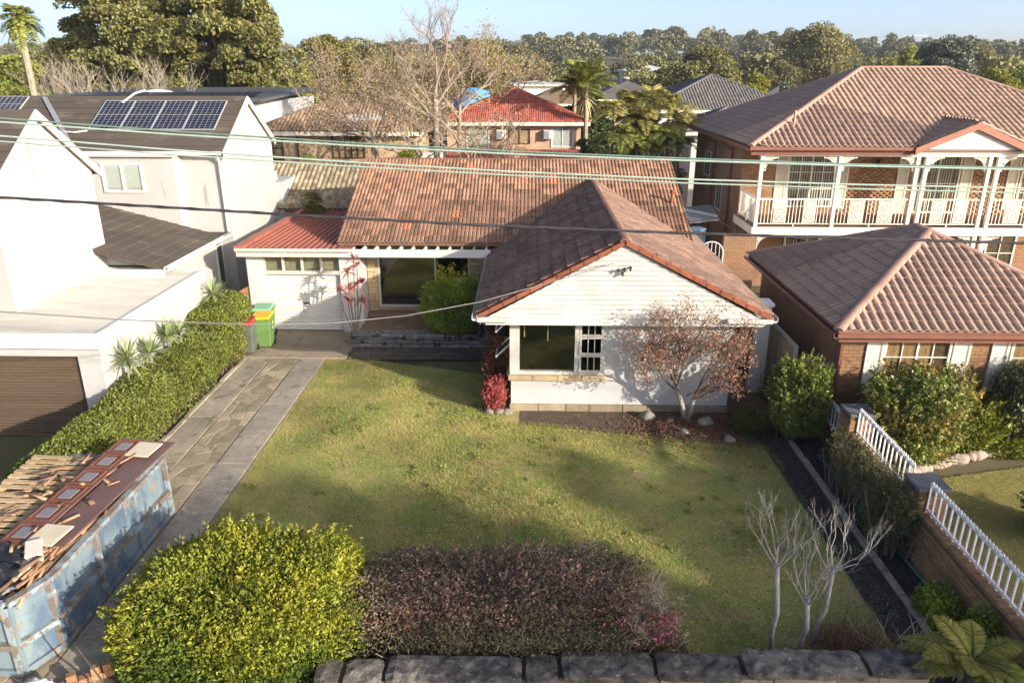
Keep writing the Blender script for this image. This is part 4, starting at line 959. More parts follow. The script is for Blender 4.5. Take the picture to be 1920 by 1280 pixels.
MB().box(-14.5, -10.6, 20.9, 24.6, 0, 2.75).prism([(-14.5, 20.9, 2.7), (-10.6, 20.9, 2.7), (-14.5, 20.9, 3.85)], (0, 3.6, 0)).build('lower_wall', render_h, WH)
window(WH, face_mat(-10.6, 24.5, 1.1, 'right'), .55, 1.4, 1, 1, white, fw=.04); window(WH, face_mat(-10.2, 25.9, .9, 'right'), .8, 1.3, 1, 1, white, fw=.05)
# solar panels
cell = bpy.data.materials.new('solar_cell'); cell.use_nodes = True; n_ = cell.node_tree.nodes; l_ = cell.node_tree.links; bs_ = n_['Principled BSDF']
bs_.inputs['Base Color'].default_value = (.012, .016, .035, 1); bs_.inputs['Roughness'].default_value = .3; bs_.inputs['Specular IOR Level'].default_value = .25
alu = M('aluminium_frame', (.62, .63, .64), rough=.35, metal=.5)
kB = (7.08 - 5.52) / (27.8 - 25.15); aB = math.atan(kB)
def solar(x, y, w=1.07, h=1.72, parent=roofB):
    z = 5.52 + (y - 25.15) * kB + .17
    m = Matrix.Translation((x, y, z)) @ Matrix.Rotation(aB, 4, 'X'); f = MB()
    f.box(0, w, 0, .025, 0, .045, m); f.box(0, w, h - .025, h, 0, .045, m); f.box(0, .025, .025, h - .025, 0, .045, m); f.box(w - .025, w, .025, h - .025, 0, .045, m); f.box(.025, w - .025, h / 2 - .01, h / 2 + .01, .037, .046, m)
    for i in range(1, 6): f.box(w * i / 6 - .003, w * i / 6 + .003, .025, h - .025, .036, .042, m)
    for j in range(1, 12):
        if j != 6: f.box(.025, w - .025, h * j / 12 - .002, h * j / 12 + .002, .036, .041, m)
    o = f.build('solar_panel', alu, parent); MB().box(.025, w - .025, .025, h - .025, .01, .036, m).build('solar_cells', cell, o)
    MB().bar(m @ Vector((.2, .3, -.12)), m @ Vector((.2, h - .3, -.12)), .04).bar(m @ Vector((w - .2, .3, -.12)), m @ Vector((w - .2, h - .3, -.12)), .04).build('mounting_rail', alu, o)
for i in range(4): solar(-15.02 + i * 1.085, 25.95)
solar(-19.0, 26.8, 1.1, 1.0)
MB().bar((-17.4, 27.7, 7.17), (-15.1, 25.0, 5.62), .16, .03).build('valley_flashing', steel_g, roofB)
MB().tube([(-14.4, 27.3, 7.0), (-14.1, 27.7, 7.3), (-13.8, 27.9, 7.4)], .035, 6).tube([(-15.9, 25.9, 6.12), (-15.4, 25.8, 6.1), (-15.05, 25.95, 6.15)], .03, 6).build('conduit', white, roofB)
# flat roofed garage
WG2 = thing('white_garage', (-12.5, 18, 0), 'flat roofed white garage with brown roller door beside the long hedge', 'garage')
w = MB(); w.box(-10.12, -9.6, 15.4, 15.6, 0, 2.05); w.box(-16, -9.6, 15.4, 15.6, 2.05, 2.3); w.box(-9.8, -9.6, 15.6, 20.95, 0, 2.3); w.box(-16, -9.8, 20.75, 20.95, 0, 2.3); w.box(-16, -15.8, 15.6, 20.75, 0, 2.3); w.build('wall', render_h, WG2)
for a in ((-16.1, -9.52, 15.3, 15.4, 2.26, 2.62), (-9.6, -9.5, 15.4, 21.0, 2.26, 2.62), (-16.1, -9.6, 20.95, 21.0, 2.2, 2.6)): box('roof_fascia', *a, white, WG2, .008)
for y0 in (16.8, 18.2, 19.6): box('wall_strip', -9.595, -9.575, y0, y0 + .05, 0, 2.26, white, WG2)
rc = MB(); n = 92; k = 0
for i in range(n + 1):
    y = 15.4 + 5.55 * i / n; z = 2.56 + (.03 if i % 2 else -.02); rc.v += [(-16, y, z + .1), (-9.6, y, z)]
rc.f = [(2 * i, 2 * i + 1, 2 * i + 3, 2 * i + 2) for i in range(n)]
rc.build('corrugated_roof', M('pale_corrugated', (.44, .43, .39), (.36, .35, .31), 1.2, .6, c3=(.33, .30, .25), s3=7, t3=.68, stretch=(.5, 2, 1)), WG2)
RD = MB().box(-16, -10.12, 15.5, 15.54, 0, 2.05).build('roller_door', M('brown_roller_door', (.13, .095, .065), (.10, .072, .05), 1.4, .55, stretch=(.3, 1, 4)), WG2)
for i in range(27):
    z = .02 + i * .075; s = MB(); pr = [(0, 0), (.018, -.026), (.05, -.03), (.068, 0)]
    for x in (-16, -10.13):
        for q, yy in pr: s.v.append((x, 15.5 + yy, z + q))
    s.f = [(j, j + 4, j + 5, j + 1) for j in range(3)]; s.build('door_slat', MATS['brown_roller_door'], RD)
OF = thing('timber_fence', (-9.3, 22.9, 0), 'short orange brown timber paling fence beside the cottage garage', 'fence')
for i in range(7): MB().box(-9.58 + i * .092, -9.58 + i * .092 + .085, 22.9, 22.92, 0, 1.28 + i * .05).build('paling', M('orange_paling', (.42, .20, .10), (.34, .16, .08), 3, .8, rnd=.15, src='obj'), OF)
MB().bar((-9.6, 22.96, 1.0), (-8.95, 22.96, 1.0), .06).build('rail', timber_d, OF)
# ================================================================== vegetation on the left boundary
hedge_g = M('hedge_leaf', (.21, .23, .045), (.14, .175, .035), 1.5, .55, rnd=.55, trans=.25, hue=.02, c3=(.23, .20, .075), s3=1.5, t3=.62)
stem_b = M('hedge_stem', (.24, .17, .11), (.16, .115, .075), 5, .9)
LH = thing('clipped_hedge', (-9, 15, 0), 'long clipped green hedge running beside the driveway', 'hedge')
P1 = box_surface(76000, (-8.98, 14.6, .70), (.58, 6.3, .66), lumpy=.06, depth=.10, freq=2.5); P2 = box_surface(26000, (-9.05, 20.5, .88), (.68, 1.2, .92), lumpy=.06, depth=.12, freq=2.5)
P = np.concatenate([P1, P2]); P[:, 2] += .05 * lump(P, 1.2)
low = (P[:, 2] < .42) & (P[:, 0] > -8.75) & (NG.random(len(P)) < .8); P = P[~low & (P[:, 2] > .02)]
ax = P - np.array((-9, 0, .4)); ax[:, 1] = 0; ax = unit(ax)
r_ = np.clip(.5 + .2 * lump(P, 3.5) + NG.normal(size=len(P)) * .22, 0, 1)
link('foliage', leafmesh('foliage', P, .068, .5, ax * .8, .8, r_), hedge_g, LH)
st = MB()
for i in range(150):
    y = R.uniform(9, 21.5); x = R.uniform(-8.85, -8.55); st.tube([(x, y, 0), (x + R.uniform(-.08, .1), y + R.uniform(-.1, .1), .3), (x + R.uniform(-.15, .1), y + R.uniform(-.15, .15), .62)], [.014, .01, .005], 4)
tag(st.build('stems', stem_b, LH), kind='stuff')
yl = M('yucca_leaf', (.24, .31, .12), (.32, .36, .18), 2, .6, rnd=.3, trans=.1)
def strap_head(b_or, c, n, L, w, droop=.5, up=.2, rn=None):
    """rosette of long strap leaves -> arrays"""
    V = []; F = []
    for i in range(n):
        a = R.uniform(0, 6.283); e = R.uniform(up - .5, 1.3); l = L * R.uniform(.7, 1.1); d = Vector((math.cos(a) * math.cos(e), math.sin(a) * math.cos(e), math.sin(e)))
        s = Vector((-math.sin(a), math.cos(a), 0)) * w / 2; p = Vector(c); k = len(V)
        for q, ww in ((0, .6), (.35, 1), (.7, .8), (1, .05)):
            pt = p + d * (l * q) + Vector((0, 0, -droop * l * q * q * .5)); V += [tuple(pt - s * ww), tuple(pt + s * ww)]
        for j in range(3): F.append((k + 2 * j, k + 2 * j + 1, k + 2 * j + 3, k + 2 * j + 2))
    return V, F
def yucca(x, y, z, L, label, n=64):
    t = thing('yucca', (x, y, 0), label, 'yucca', 'yuccas behind the hedge'); MB().tube([(x, y, 0), (x + .04, y, z * .5), (x, y, z)], [.06, .05, .045], 7).build('trunk', bark_g, t)
    V, F = strap_head(None, (x, y, z), n, L, .055, .35); m = MB(); m.v = V; m.f = F; o = m.build('leaf_rosette', yl, t, rnd=.5)
yucca(-9.35, 16.0, 1.75, .72, 'largest yucca with spiky rosette nearest the brown roller door'); yucca(-9.32, 16.95, 1.55, .6, 'low spreading yucca between two taller ones by the garage wall'); yucca(-9.38, 18.05, 1.6, .68, 'upright yucca in the middle of the white garage wall'); yucca(-9.3, 18.55, 1.55, .5, 'small yucca just behind the upright one'); yucca(-9.35, 21.0, 1.85, .66, 'yucca at the rear corner of the white garage')
# ================================================================== wheelie bins
def bin_(x, y, rz, body, lid, label, stickers=True):
    t = thing('wheelie_bin', (x, y, .07), label, 'bin', 'wheelie bins by the garage'); m = Matrix.Translation((x, y, .07)) @ Matrix.Rotation(rz, 4, 'Z')
    q = lambda w, d, z, dy=0: [m @ Vector(p) for p in ((-w, -d + dy, z), (w, -d + dy, z), (w, d + dy, z), (-w, d + dy, z))]
    MB().hexa(q(.22, .24, .05), q(.28, .34, .93)).build('bin_body', body, t, .03); MB().hexa(q(.295, .355, .93), q(.295, .355, .97)).build('rim', body, t)
    MB().hexa(q(.30, .37, .975, -.01), q(.27, .33, 1.05, -.01)).build('lid', lid, t, .02); b_ = MB(); b_.tube([m @ Vector((-.2, .4, .95)), m @ Vector((.2, .4, .95))], .02, 6); b_.build('handle', body, t)
    for s in (-1, 1): MB().tube([m @ Vector((s * .2, .28, .1)), m @ Vector((s * .26, .28, .1))], .1, 12).build('wheel', MATS['black_plastic'], t)
    if stickers:
        for k, z in enumerate((.78, .62)):
            st_ = MB(); c = m @ Vector((.255 + z * .012 + .004 + (z - .05) * .03, -.02, z)); ax_ = m.to_3x3() @ Vector((1, 0, -.06))
            st_.tube([c, c + ax_ * .006], .055, 10).build('sticker', (M('yellow_sticker', (.75, .62, .12)) if k == 0 else white), t)
grb = M('green_bin_plastic', (.13, .24, .07), (.11, .205, .06), 2, .45); gy = M('grey_bin_plastic', (.13, .135, .12), (.11, .115, .10), 2, .45)
bin_(-8.12, 21.45, .12, grb, M('yellow_lid', (.80, .44, .02), (.72, .38, .02), 3, .45), 'green wheelie bin with bright yellow lid by the garage')
bin_(-8.46, 20.9, .08, gy, M('red_lid', (.48, .05, .035), rough=.45), 'dark grey wheelie bin with red lid nearest the hedge', False)
bin_(-8.36, 22.28, .1, grb, M('mint_lid', (.20, .46, .27), (.18, .42, .25), 3, .5), 'green wheelie bin with mint green lid against the garage pillar', False)
# ================================================================== skip bin and its load
def skipmat():
    m = M('skip_paint', (.19, .25, .275), (.085, .13, .19), 1.5, .75, .35, 30, c3=(.26, .22, .18), s3=3.2, t3=.60, lo=.42, hi=.60, stretch=(1, 1, .7)); nt = m.node_tree; n = nt.nodes; L = nt.links
    bs = n['Principled BSDF']; src = bs.inputs['Base Color'].links[0].from_socket; geo = n.new('ShaderNodeNewGeometry')
    for sc_, lo, hi, c in ((1.05, .62, .65, (.17, .085, .045)), (2.4, .62, .68, (.36, .39, .39)), (9, .66, .7, (.14, .075, .045))):
        t = n.new('ShaderNodeTexNoise'); t.inputs['Scale'].default_value = sc_; t.inputs['Detail'].default_value = 8; t.inputs['Roughness'].default_value = .7; L.new(geo.outputs['Position'], t.inputs['Vector'])
        r = n.new('ShaderNodeMapRange'); r.inputs[1].default_value = lo; r.inputs[2].default_value = hi; L.new(t.outputs['Fac'], r.inputs[0])
        x = n.new('ShaderNodeMix'); x.data_type = 'RGBA'; L.new(r.outputs[0], x.inputs[0]); L.new(src, x.inputs[6]); x.inputs[7].default_value = (*c, 1); src = x.outputs[2]
    L.new(src, bs.inputs['Base Color']); return m
skm = skipmat(); rust = M('rusty_steel', (.22, .20, .18), (.17, .13, .10), 3, .9, .4, 40, c3=(.26, .32, .35), s3=4, t3=.50)
SKP = thing('skip_bin', (-7.75, 10.1, 0), 'rusty pale blue steel skip full of rubble on the driveway', 'skip')
ox, oy = [-8.7, -7.06, -6.82, -6.82, -8.7], [8.12, 8.12, 8.65, 12.15, 12.15]
def skip_wall(i0, i1, z0=.12, z1=1.3, t=.05):
    a = Vector((ox[i0], oy[i0], 0)); c = Vector((ox[i1], oy[i1], 0)); d = (c - a).normalized(); nrm = Vector((-d.y, d.x, 0)) * t
    MB().hexa([a + Vector((0, 0, z0)), c + Vector((0, 0, z0)), c + nrm + Vector((0, 0, z0)), a + nrm + Vector((0, 0, z0))], [a + Vector((0, 0, z1)), c + Vector((0, 0, z1)), c + nrm + Vector((0, 0, z1)), a + nrm + Vector((0, 0, z1))]).build('side_panel', skm, SKP)
    out = -nrm.normalized()
    MB().bar(a + out * .02 + Vector((0, 0, z1)), c + out * .02 + Vector((0, 0, z1)), .12, .07).build('rim', rust, SKP)
    MB().bar(a + out * .045 + Vector((0, 0, .62)), c + out * .045 + Vector((0, 0, .62)), .09, .09).build('mid_rail', rust, SKP)
    MB().bar(a + out * .02 + Vector((0, 0, .15)), c + out * .02 + Vector((0, 0, .15)), .06, .1).build('bottom_rail', skm, SKP)
    n = max(1, round((c - a).length / 1.1))
    for k in range(n + 1):
        p = a + (c - a) * (k / n) + out * .03; MB().bar(p + Vector((0, 0, z0)), p + Vector((0, 0, z1 - .03)), .09, .07).build('rib', rust if k % 2 else skm, SKP)
for i in range(5): skip_wall(i, (i + 1) % 5)
MB().prism([(x, y, .08) for x, y in zip(ox, oy)], (0, 0, .06)).build('floor', rust, SKP)
MB().box(-7.45, -7.12, 8.10, 8.115, 1.06, 1.16).build('reflector', M('yellow_reflector', (.75, .42, .02), rough=.4), SKP)
MB().hexa([(-6.86, 11.2, 1.28), (-6.80, 11.2, 1.28), (-6.80, 12.15, 1.28), (-6.86, 12.15, 1.28)], [(-6.86, 11.45, 1.42), (-6.80, 11.45, 1.42), (-6.80, 12.15, 1.46), (-6.86, 12.15, 1.46)]).build('tailgate_plate', skm, SKP)
rubble = M('timber_rubble', (.36, .21, .12), (.22, .14, .09), 3, .9, rnd=.45, c3=(.45, .40, .33), s3=4, t3=.6)
V = np.array(MB().box(-.5, .5, -.03, .03, -.012, .012).v); F = np.array(MB().box(-.5, .5, -.03, .03, -.012, .012).f); ms = []
for i in range(420):
    x = R.uniform(-8.4, -6.95) if i < 150 else R.uniform(-7.25, -6.93); y = R.uniform(8.5, 11.9); z = R.uniform(.95, 1.15) if i < 150 else R.uniform(1.12, 1.38)
    ms.append(Matrix.Translation((x, y, z)) @ Matrix.Rotation(rad(90) + R.gauss(0, .22), 4, 'Z') @ Matrix.Rotation(R.gauss(0, .12), 4, 'Y') @ Matrix.Rotation(R.gauss(0, .5), 4, 'X') @ Matrix.Diagonal((R.uniform(.2, 1.0), R.uniform(.5, 1.3), R.uniform(.6, 1.5), 1)))
for i in range(70):
    ms.append(Matrix.Translation((R.uniform(-8.5, -6.95), R.uniform(8.4, 11.9), R.uniform(1.42, 1.60))) @ Matrix.Rotation(R.uniform(0, 6.28), 4, 'Z') @ Matrix.Rotation(R.gauss(0, .1), 4, 'Y') @ Matrix.Diagonal((R.uniform(.1, .5), R.uniform(.4, 1.6), R.uniform(.5, 1.2), 1)))
tag(link('timber_scraps', scatter_mesh('timber_scraps', (V, F), ms), rubble), 'heap of splintered timber scraps and battens inside the skip', 'timber', kind='stuff')
tag(MB().prism([(-8.6, 8.2, .14), (-7.1, 8.2, .14), (-6.9, 8.7, .14), (-6.9, 12.1, .14), (-8.6, 12.1, .14)], (0, 0, .82)).build('skip_rubble', M('rubble_fill', (.16, .12, .09), (.09, .07, .055), 6, 1., .9, 20)), 'dusty broken rubble filling the skip', 'rubble', kind='stuff')
pallet_m = M('pallet_timber', (.50, .36, .20), (.38, .28, .17), 3, .85, .2, 40, rnd=.2, src='obj', stretch=(4, 1, 1))
def pallet(m, label):
    t = thing('pallet', tuple(m.translation), label, 'pallet', 'pallets in the skip')
    for y in (0, .48, .96): MB().box(0, 1.15, y, y + .09, 0, .09, m).build('bearer', pallet_m, t)
    for i in range(7): MB().box(i * .173, i * .173 + .11, -.02, 1.07, .09, .112, m).build('deck_board', pallet_m, t, .004)
    for i in (0, .52, 1.05): MB().box(i, i + .1, -.02, 1.07, -.02, 0, m).build('bottom_board', pallet_m, t)
PM = lambda x, y, z, rz, ry=0, rx=0: Matrix.Translation((x, y, z)) @ Matrix.Rotation(rz, 4, 'Z') @ Matrix.Rotation(ry, 4, 'Y') @ Matrix.Rotation(rx, 4, 'X')
pallet(PM(-7.95, 10.85, 1.30, rad(92), 0, .05), 'timber pallet at the far left of the skip load'); pallet(PM(-7.9, 9.55, 1.33, rad(94), 0, .05), 'timber pallet beside the brown panel door, nearer the street'); pallet(PM(-6.98, 9.3, 1.12, rad(92), .02, 0), 'timber pallet lying under the long brown panel')
dm = M('brown_laminate', (.12, .065, .055), (.155, .095, .085), 1.2, .45, .05, 30); dtr = M('red_brown_trim', (.20, .07, .04), (.15, .055, .035), 3, .5)
# long panelled door: six raised panels down its left half
DM = PM(-7.86, 9.15, 1.5, rad(-3.5), 0, .018); DR = thing('panelled_door', tuple(DM.translation), 'long dark brown panelled door lying across the skip load', 'door')
MB().box(0, .52, 0, 3.25, 0, .035, DM).build('slab', dm, DR, .005)
for i in range(6):
    y = .06 + i * .53; f = MB(); f.box(.06, .46, y, y + .03, .035, .06, DM); f.box(.06, .46, y + .42, y + .45, .035, .06, DM); f.box(.06, .09, y + .03, y + .42, .035, .06, DM); f.box(.43, .46, y + .03, y + .42, .035, .06, DM); mo_ = f.build('moulding', dtr, DR)
    MB().box(.14, .38, y + .09, y + .36, .035, .055, DM).build('raised_panel', M('grey_sheen_panel', (.20, .18, .19), rough=.3), mo_, .012)
BM = PM(-7.33, 9.2, 1.47, rad(-4), 0, .015); tag(MB().box(0, .5, 0, 3.2, 0, .03, BM).build('laminate_board', dm), 'plain brown laminate board beside the panelled door on the skip', 'board')
for x, y, l in ((-7.14, 11.75, 'small pale cream board lying at the far end of the skip load'), (-7.28, 9.12, 'small pale cream board at the near end of the brown panel')):
    tag(MB().box(0, .45, 0, .5, 0, .025, PM(x - .12, y, 1.545 if y < 10 else 1.57, rad(-6), 0, .015)).build('cream_board', M('cream_board', (.66, .58, .42), (.6, .52, .38), 3, .6), None, .004), l, 'board')
tag(MB().box(0, .13, 0, 1.75, 0, .05, PM(-7.0, 10.35, 1.44, rad(-4.5), 0, .02)).build('white_plank', white), 'white painted plank along the right edge of the skip load', 'plank')
for x0, x1, y0, l in ((-6.88, .04, 9.6, 'orange brown batten along the right rim of the skip'), (-6.80, .03, 10.2, 'thin reddish batten sticking out towards the far end of the skip')):
    tag(MB().box(0, .05, 0, 1.9, 0, .03, PM(x0 - .15, y0, 1.40, rad(-3 - x1 * 40), 0, .04)).build('batten', M('orange_batten', (.46, .23, .11), (.36, .18, .09), 4, .85)), l, 'batten')
bagm = M('black_bag', (.012, .013, .016), (.02, .022, .026), 4, .28, .5, 14, spec=.6)
def blob(name, c, r, mat, label, cat, amp=.18, seed=1, fr=4., n=28):
    u_, v_2 = np.meshgrid(np.linspace(0, 2 * np.pi, n, endpoint=False), np.linspace(.02, np.pi - .02, n // 2)); d = np.stack([np.cos(u_) * np.sin(v_2), np.sin(u_) * np.sin(v_2), np.cos(v_2)], -1).reshape(-1, 3)
    k = 1 + amp * lump(d * 1.0 + seed, fr) * .6 + amp * .35 * lump(d + seed * 2, fr * 2.7); P = d * k[:, None] * np.array(r) + np.array(c)
    m_ = n // 2; i, j = np.meshgrid(np.arange(n), np.arange(m_ - 1)); F = np.stack([j * n + i, (j + 1) * n + i, (j + 1) * n + (i + 1) % n, j * n + (i + 1) % n], -1).reshape(-1, 4)
    o = link(name, npmesh(name, P, F, smooth=True), mat); return tag(o, label, cat)
blob('rubbish_bag', (-7.42, 8.62, 1.22), (.36, .34, .26), bagm, 'crumpled black rubbish bag at the near end of the skip', 'bag', .3, 3, 4)
blob('rubbish_bag', (-7.62, 9.05, 1.42), (.34, .26, .16), bagm, 'flattened dark blue black rubbish bag on top of the skip load', 'bag', .3, 5, 4)
blob('rubbish_bag', (-8.1, 8.7, 1.25), (.34, .36, .24), bagm, 'black rubbish bag at the left near corner of the skip', 'bag', .28, 8, 4)
tb = thing('white_tub', (-7.12, 9.02, 1.33), 'dirty white plastic tub tipped on its side on the skip rim', 'tub'); m = PM(-7.2, 8.86, 1.36, rad(28), 0, .25)
MB().hexa([m @ Vector(p) for p in ((0, 0, 0), (.2, 0, 0), (.2, .3, .02), (0, .3, .02))], [m @ Vector(p) for p in ((-.01, -.01, .17), (.21, -.01, .17), (.21, .31, .19), (-.01, .31, .19))]).build('tub_body', M('dirty_white', (.52, .48, .42), (.42, .38, .32), 5, .6), tb, .02)
MB().box(-.015, .215, -.015, .315, .175, .2, m).build('tub_lid', white_old, tb, .01)
# notched brick edging at the drive entrance with a white cloth on it
CE = thing('brick_edging', (-6.2, 8.2, 0), 'low notched brick edging beside the drive entrance', 'edging'); d = Vector((.85, .52, 0)).normalized(); ang = math.atan2(d.y, d.x)
for i in range(9):
    p = Vector((-6.75, 7.72, 0)) + d * (i * .15); m = Matrix.Translation(p) @ Matrix.Rotation(ang, 4, 'Z')
    MB().box(0, .145, -.06, .06, 0, .13, m).build('brick', br_o, CE, .006)
    if i not in (2, 4): MB().box(.01, .135, -.05, .05, .13, .24, m).build('brick', br_o, CE, .006)
blob('white_cloth', (-6.62, 7.8, .26), (.2, .09, .04), white, 'white cloth draped over the notched brick edging', 'cloth', .5, 2, 5)
# ================================================================== front stone wall
SW = thing('stone_wall', (0, 7.8, 0), 'dark lichened sandstone front wall with broad cap stones', 'wall')
ya = lambda x: 7.78 + x * .045
MB().hexa([(-2.7, ya(-2.7) - .1, -.03), (5.3, ya(5.3) - .1, -.03), (5.3, ya(5.3) + .24, -.03), (-2.7, ya(-2.7) + .24, -.03)], [(-2.7, ya(-2.7) - .1, .62), (5.3, ya(5.3) - .1, .62), (5.3, ya(5.3) + .24, .62), (-2.7, ya(-2.7) + .24, .62)]).build('core', dirt, SW)
for zz in ((0, .17), (.175, .33), (.335, .48), (.485, .615)):
    x = -2.75
    while x < 5.3:
        L = min(R.uniform(.3, .85), 5.32 - x); y = ya(x) - .16 - R.uniform(0, .03); MB().box(x, x + L - .015, y, y + .2, zz[0], zz[1] - .012).build('stone_block', sandst, SW, .015); x += L
for x0, x1, dz in ((-2.78, -2.42, -.05), (-2.4, -1.86, -.05), (-1.84, -.03, -.01), (-.01, .44, -.03), (.46, 1.7, .0), (1.72, 2.86, -.03), (2.88, 4.5, .0), (4.52, 5.35, -.02)):
    y = ya((x0 + x1) / 2); rough_block(x0, x1 - .01, y - .22 + R.uniform(-.02, .02), y + .26, .60 + dz, .72 + dz + R.uniform(-.01, .01)).build('cap_stone', cap_st, SW)
# ================================================================== shrubs in the front yard
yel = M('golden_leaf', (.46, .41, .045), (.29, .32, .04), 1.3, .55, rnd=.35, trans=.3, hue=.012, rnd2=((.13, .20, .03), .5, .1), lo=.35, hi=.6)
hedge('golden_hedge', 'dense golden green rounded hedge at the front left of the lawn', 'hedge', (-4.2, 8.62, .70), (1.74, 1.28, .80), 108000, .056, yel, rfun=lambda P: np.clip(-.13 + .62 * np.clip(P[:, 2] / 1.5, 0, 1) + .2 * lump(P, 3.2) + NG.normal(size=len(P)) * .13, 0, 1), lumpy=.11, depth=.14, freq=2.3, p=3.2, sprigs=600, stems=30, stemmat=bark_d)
bur = M('burgundy_leaf', (.27, .175, .13), (.23, .19, .12), 1.6, .6, rnd=.5, trans=.2, rnd2=((.52, .28, .21), .8, 1.0), hue=.02)
hedge('burgundy_hedge', 'dull burgundy clipped hedge along the middle of the front wall', 'hedge', (-.25, 9.1, .58), (2.6, .80, .62), 74000, .05, bur, lumpy=.07, depth=.24, freq=2.8, p=5, sprigs=500, keep=lambda P: (NG.random(len(P)) > np.clip((P[:, 0] - 1.15) * .85, 0, .9)) & ((P[:, 2] > .35) | (NG.random(len(P)) < .35)), stems=80, stemmat=bark_g)
olv = M('dull_olive_leaf', (.18, .18, .085), (.23, .195, .115), 2, .7, rnd=.5, trans=.2)
hedge('straggly_shrub', 'straggly olive green undergrowth below the burgundy hedge', 'shrub', (-.3, 8.36, .5), (2.3, .36, .5), 34000, .04, olv, lumpy=.2, depth=.4, p=3, sprigs=300, freq=3, asp=.35, stems=70, stemmat=bark_g)
aza = M('azalea_leaf', (.16, .15, .06), (.22, .15, .08), 3, .6, rnd=.4, trans=.2)
AZ_ = hedge('azalea', 'low azalea with a few bright pink flowers behind the front wall', 'shrub', (1.35, 8.62, .62), (.72, .32, .34), 9000, .04, aza, lumpy=.2, depth=.3, freq=3, stems=25, stemmat=bark_g)
Pf = np.concatenate([box_surface(190, (1.9, 8.5, .78), (.2, .16, .2)), box_surface(90, (1.3, 8.5, .8), (.55, .3, .28)), box_surface(25, (1.15, 8.75, .95), (.15, .12, .1))])
tag(link('flowers', leafmesh('flowers', Pf, .042, .9), M('pink_petal', (.66, .12, .30), (.55, .10, .24), 6, .6, trans=.2, rnd=.25), AZ_), kind='stuff')
# branch generator
def branch(b, p, d, L, r, lvl, tips, spread=.6, kids=3, n=4, up=.15, shrink=.68, wob=.2, ends=None):
    pts = [p]; q = p; dd = d.normalized(); k = 3
    for i in range(k):
        dd = (dd + Vector((R.gauss(0, wob), R.gauss(0, wob), R.gauss(0, wob) + up * .3))).normalized(); q = q + dd * (L / k); pts.append(q)
    b.tube(pts, [r, r * .9, r * .8, r * .68] if lvl else [r, r * .8, r * .5, r * .12], max(3, n), cap=False)
    tips.append((pts[-1], dd, lvl, pts[-2]))
    if lvl <= 0: return
    for i in range(kids):
        a = R.uniform(0, 6.283); t = Vector((math.cos(a), math.sin(a), R.uniform(-.3, .5))).normalized(); nd = (dd + t * spread * R.uniform(.6, 1.3) + Vector((0, 0, up))).normalized()
        st_ = pts[-1] if i < 2 else pts[R.choice((1, 2))]
        branch(b, st_, nd, L * shrink * R.uniform(.75, 1.15), r * .6, lvl - 1, tips, spread, kids, max(3, n - 1), up, shrink, wob)
def twiggy(name, label, cat, base, d, L, r, lvl, mat, trunk=None, part='branches', root=None, **kw):
    t = root or thing(name, base, label, cat); b = MB(); tips = []
    branch(b, Vector(base), Vector(d), L, r, lvl, tips, **kw); b.build(part, mat, t); return t, tips
def bare_tree(base, top, label, r=.042, sp=.55):
    t = thing('bare_sapling', base, label, 'tree', 'bare pruned saplings'); B = Vector(base); T = Vector(top); mid = B.lerp(T, .5) + Vector((.05, 0, 0))
    MB().tube([B, B.lerp(mid, .6) + Vector((-.03, .02, 0)), mid, T], [r, r * .92, r * .85, r * .8], 8).build('trunk', bark_p, t, smooth=True); b = MB(); tips = []
    for i in range(8):
        a = 6.283 * i / 8 + R.uniform(-.3, .3); branch(b, T - Vector((0, 0, R.uniform(0, .2))), Vector((math.cos(a) * .75, math.sin(a) * .75, 1.1)), .36, r * .27, 5, tips, .48, 2, 4, .22, .72, .13)
    b.build('branches', bark_p, t)
bare_tree((3.56, 8.72, .0), (3.45, 8.72, 1.72), 'bare pale pruned sapling left of the pair behind the front wall'); bare_tree((3.98, 8.75, 0), (3.98, 8.8, 1.1), 'short thick bare pruned trunk right of the taller sapling', .045); bare_tree((4.25, 9.0, 0), (4.35, 8.95, 1.45), 'bare pale sapling leaning right over the dark path', .036)
tw, _ = twiggy('twig_shrub', 'dead leafless twiggy shrub right of the burgundy hedge', 'shrub', (2.15, 8.95, 0), (0, 0, 1), .55, .028, 6, M('pale_twig', (.50, .44, .37), (.38, .33, .27), 5, .9), spread=.95, kids=3, up=.08, shrink=.72)
tw2, _ = twiggy('twig_shrub', 'small leafless stick beside the pink azalea flowers', 'shrub', (2.25, 8.5, .1), (.3, .1, 1), .34, .018, 3, MATS['pale_twig'], spread=.9, kids=3, up=.05)
def tuft(name, label, cat, c, n, L, mat, w=.012, sp=.6, group=None):
    t = thing(name, c, label, cat, group); V = []; F = []
    for i in range(n):
        a = R.uniform(0, 6.283); e = R.uniform(.5, 1.45); l = L * R.uniform(.5, 1.2); d = Vector((math.cos(a) * math.cos(e), math.sin(a) * math.cos(e), math.sin(e))); s = Vector((-math.sin(a), math.cos(a), 0)) * w / 2; p = Vector(c) + Vector((R.gauss(0, .12) * sp, R.gauss(0, .12) * sp, 0)); k = len(V)
        for q, ww in ((0, 1), (.5, .9), (1, .1)):
            pt = p + d * (l * q) + Vector((0, 0, -.35 * l * q * q)); V += [tuple(pt - s * ww), tuple(pt + s * ww)]
        F += [(k, k + 1, k + 3, k + 2), (k + 2, k + 3, k + 5, k + 4)]
    m = MB(); m.v, m.f = V, F; m.build('blades', mat, t, rnd=.5); return t
tuft('dry_grass', 'clump of dead brown grass behind the right end of the front wall', 'grass clump', (4.75, 8.75, .03), 900, .75, M('dead_grass', (.16, .085, .045), (.25, .15, .085), 6, .9), .011, 2.2)
tuft('dry_fronds', 'pale dry arching stalks over the right end of the front wall', 'grass clump', (5.5, 8.5, .1), 60, 1.0, M('dry_straw', (.42, .33, .20), (.3, .23, .14), 6, .9), .018, 2.5)
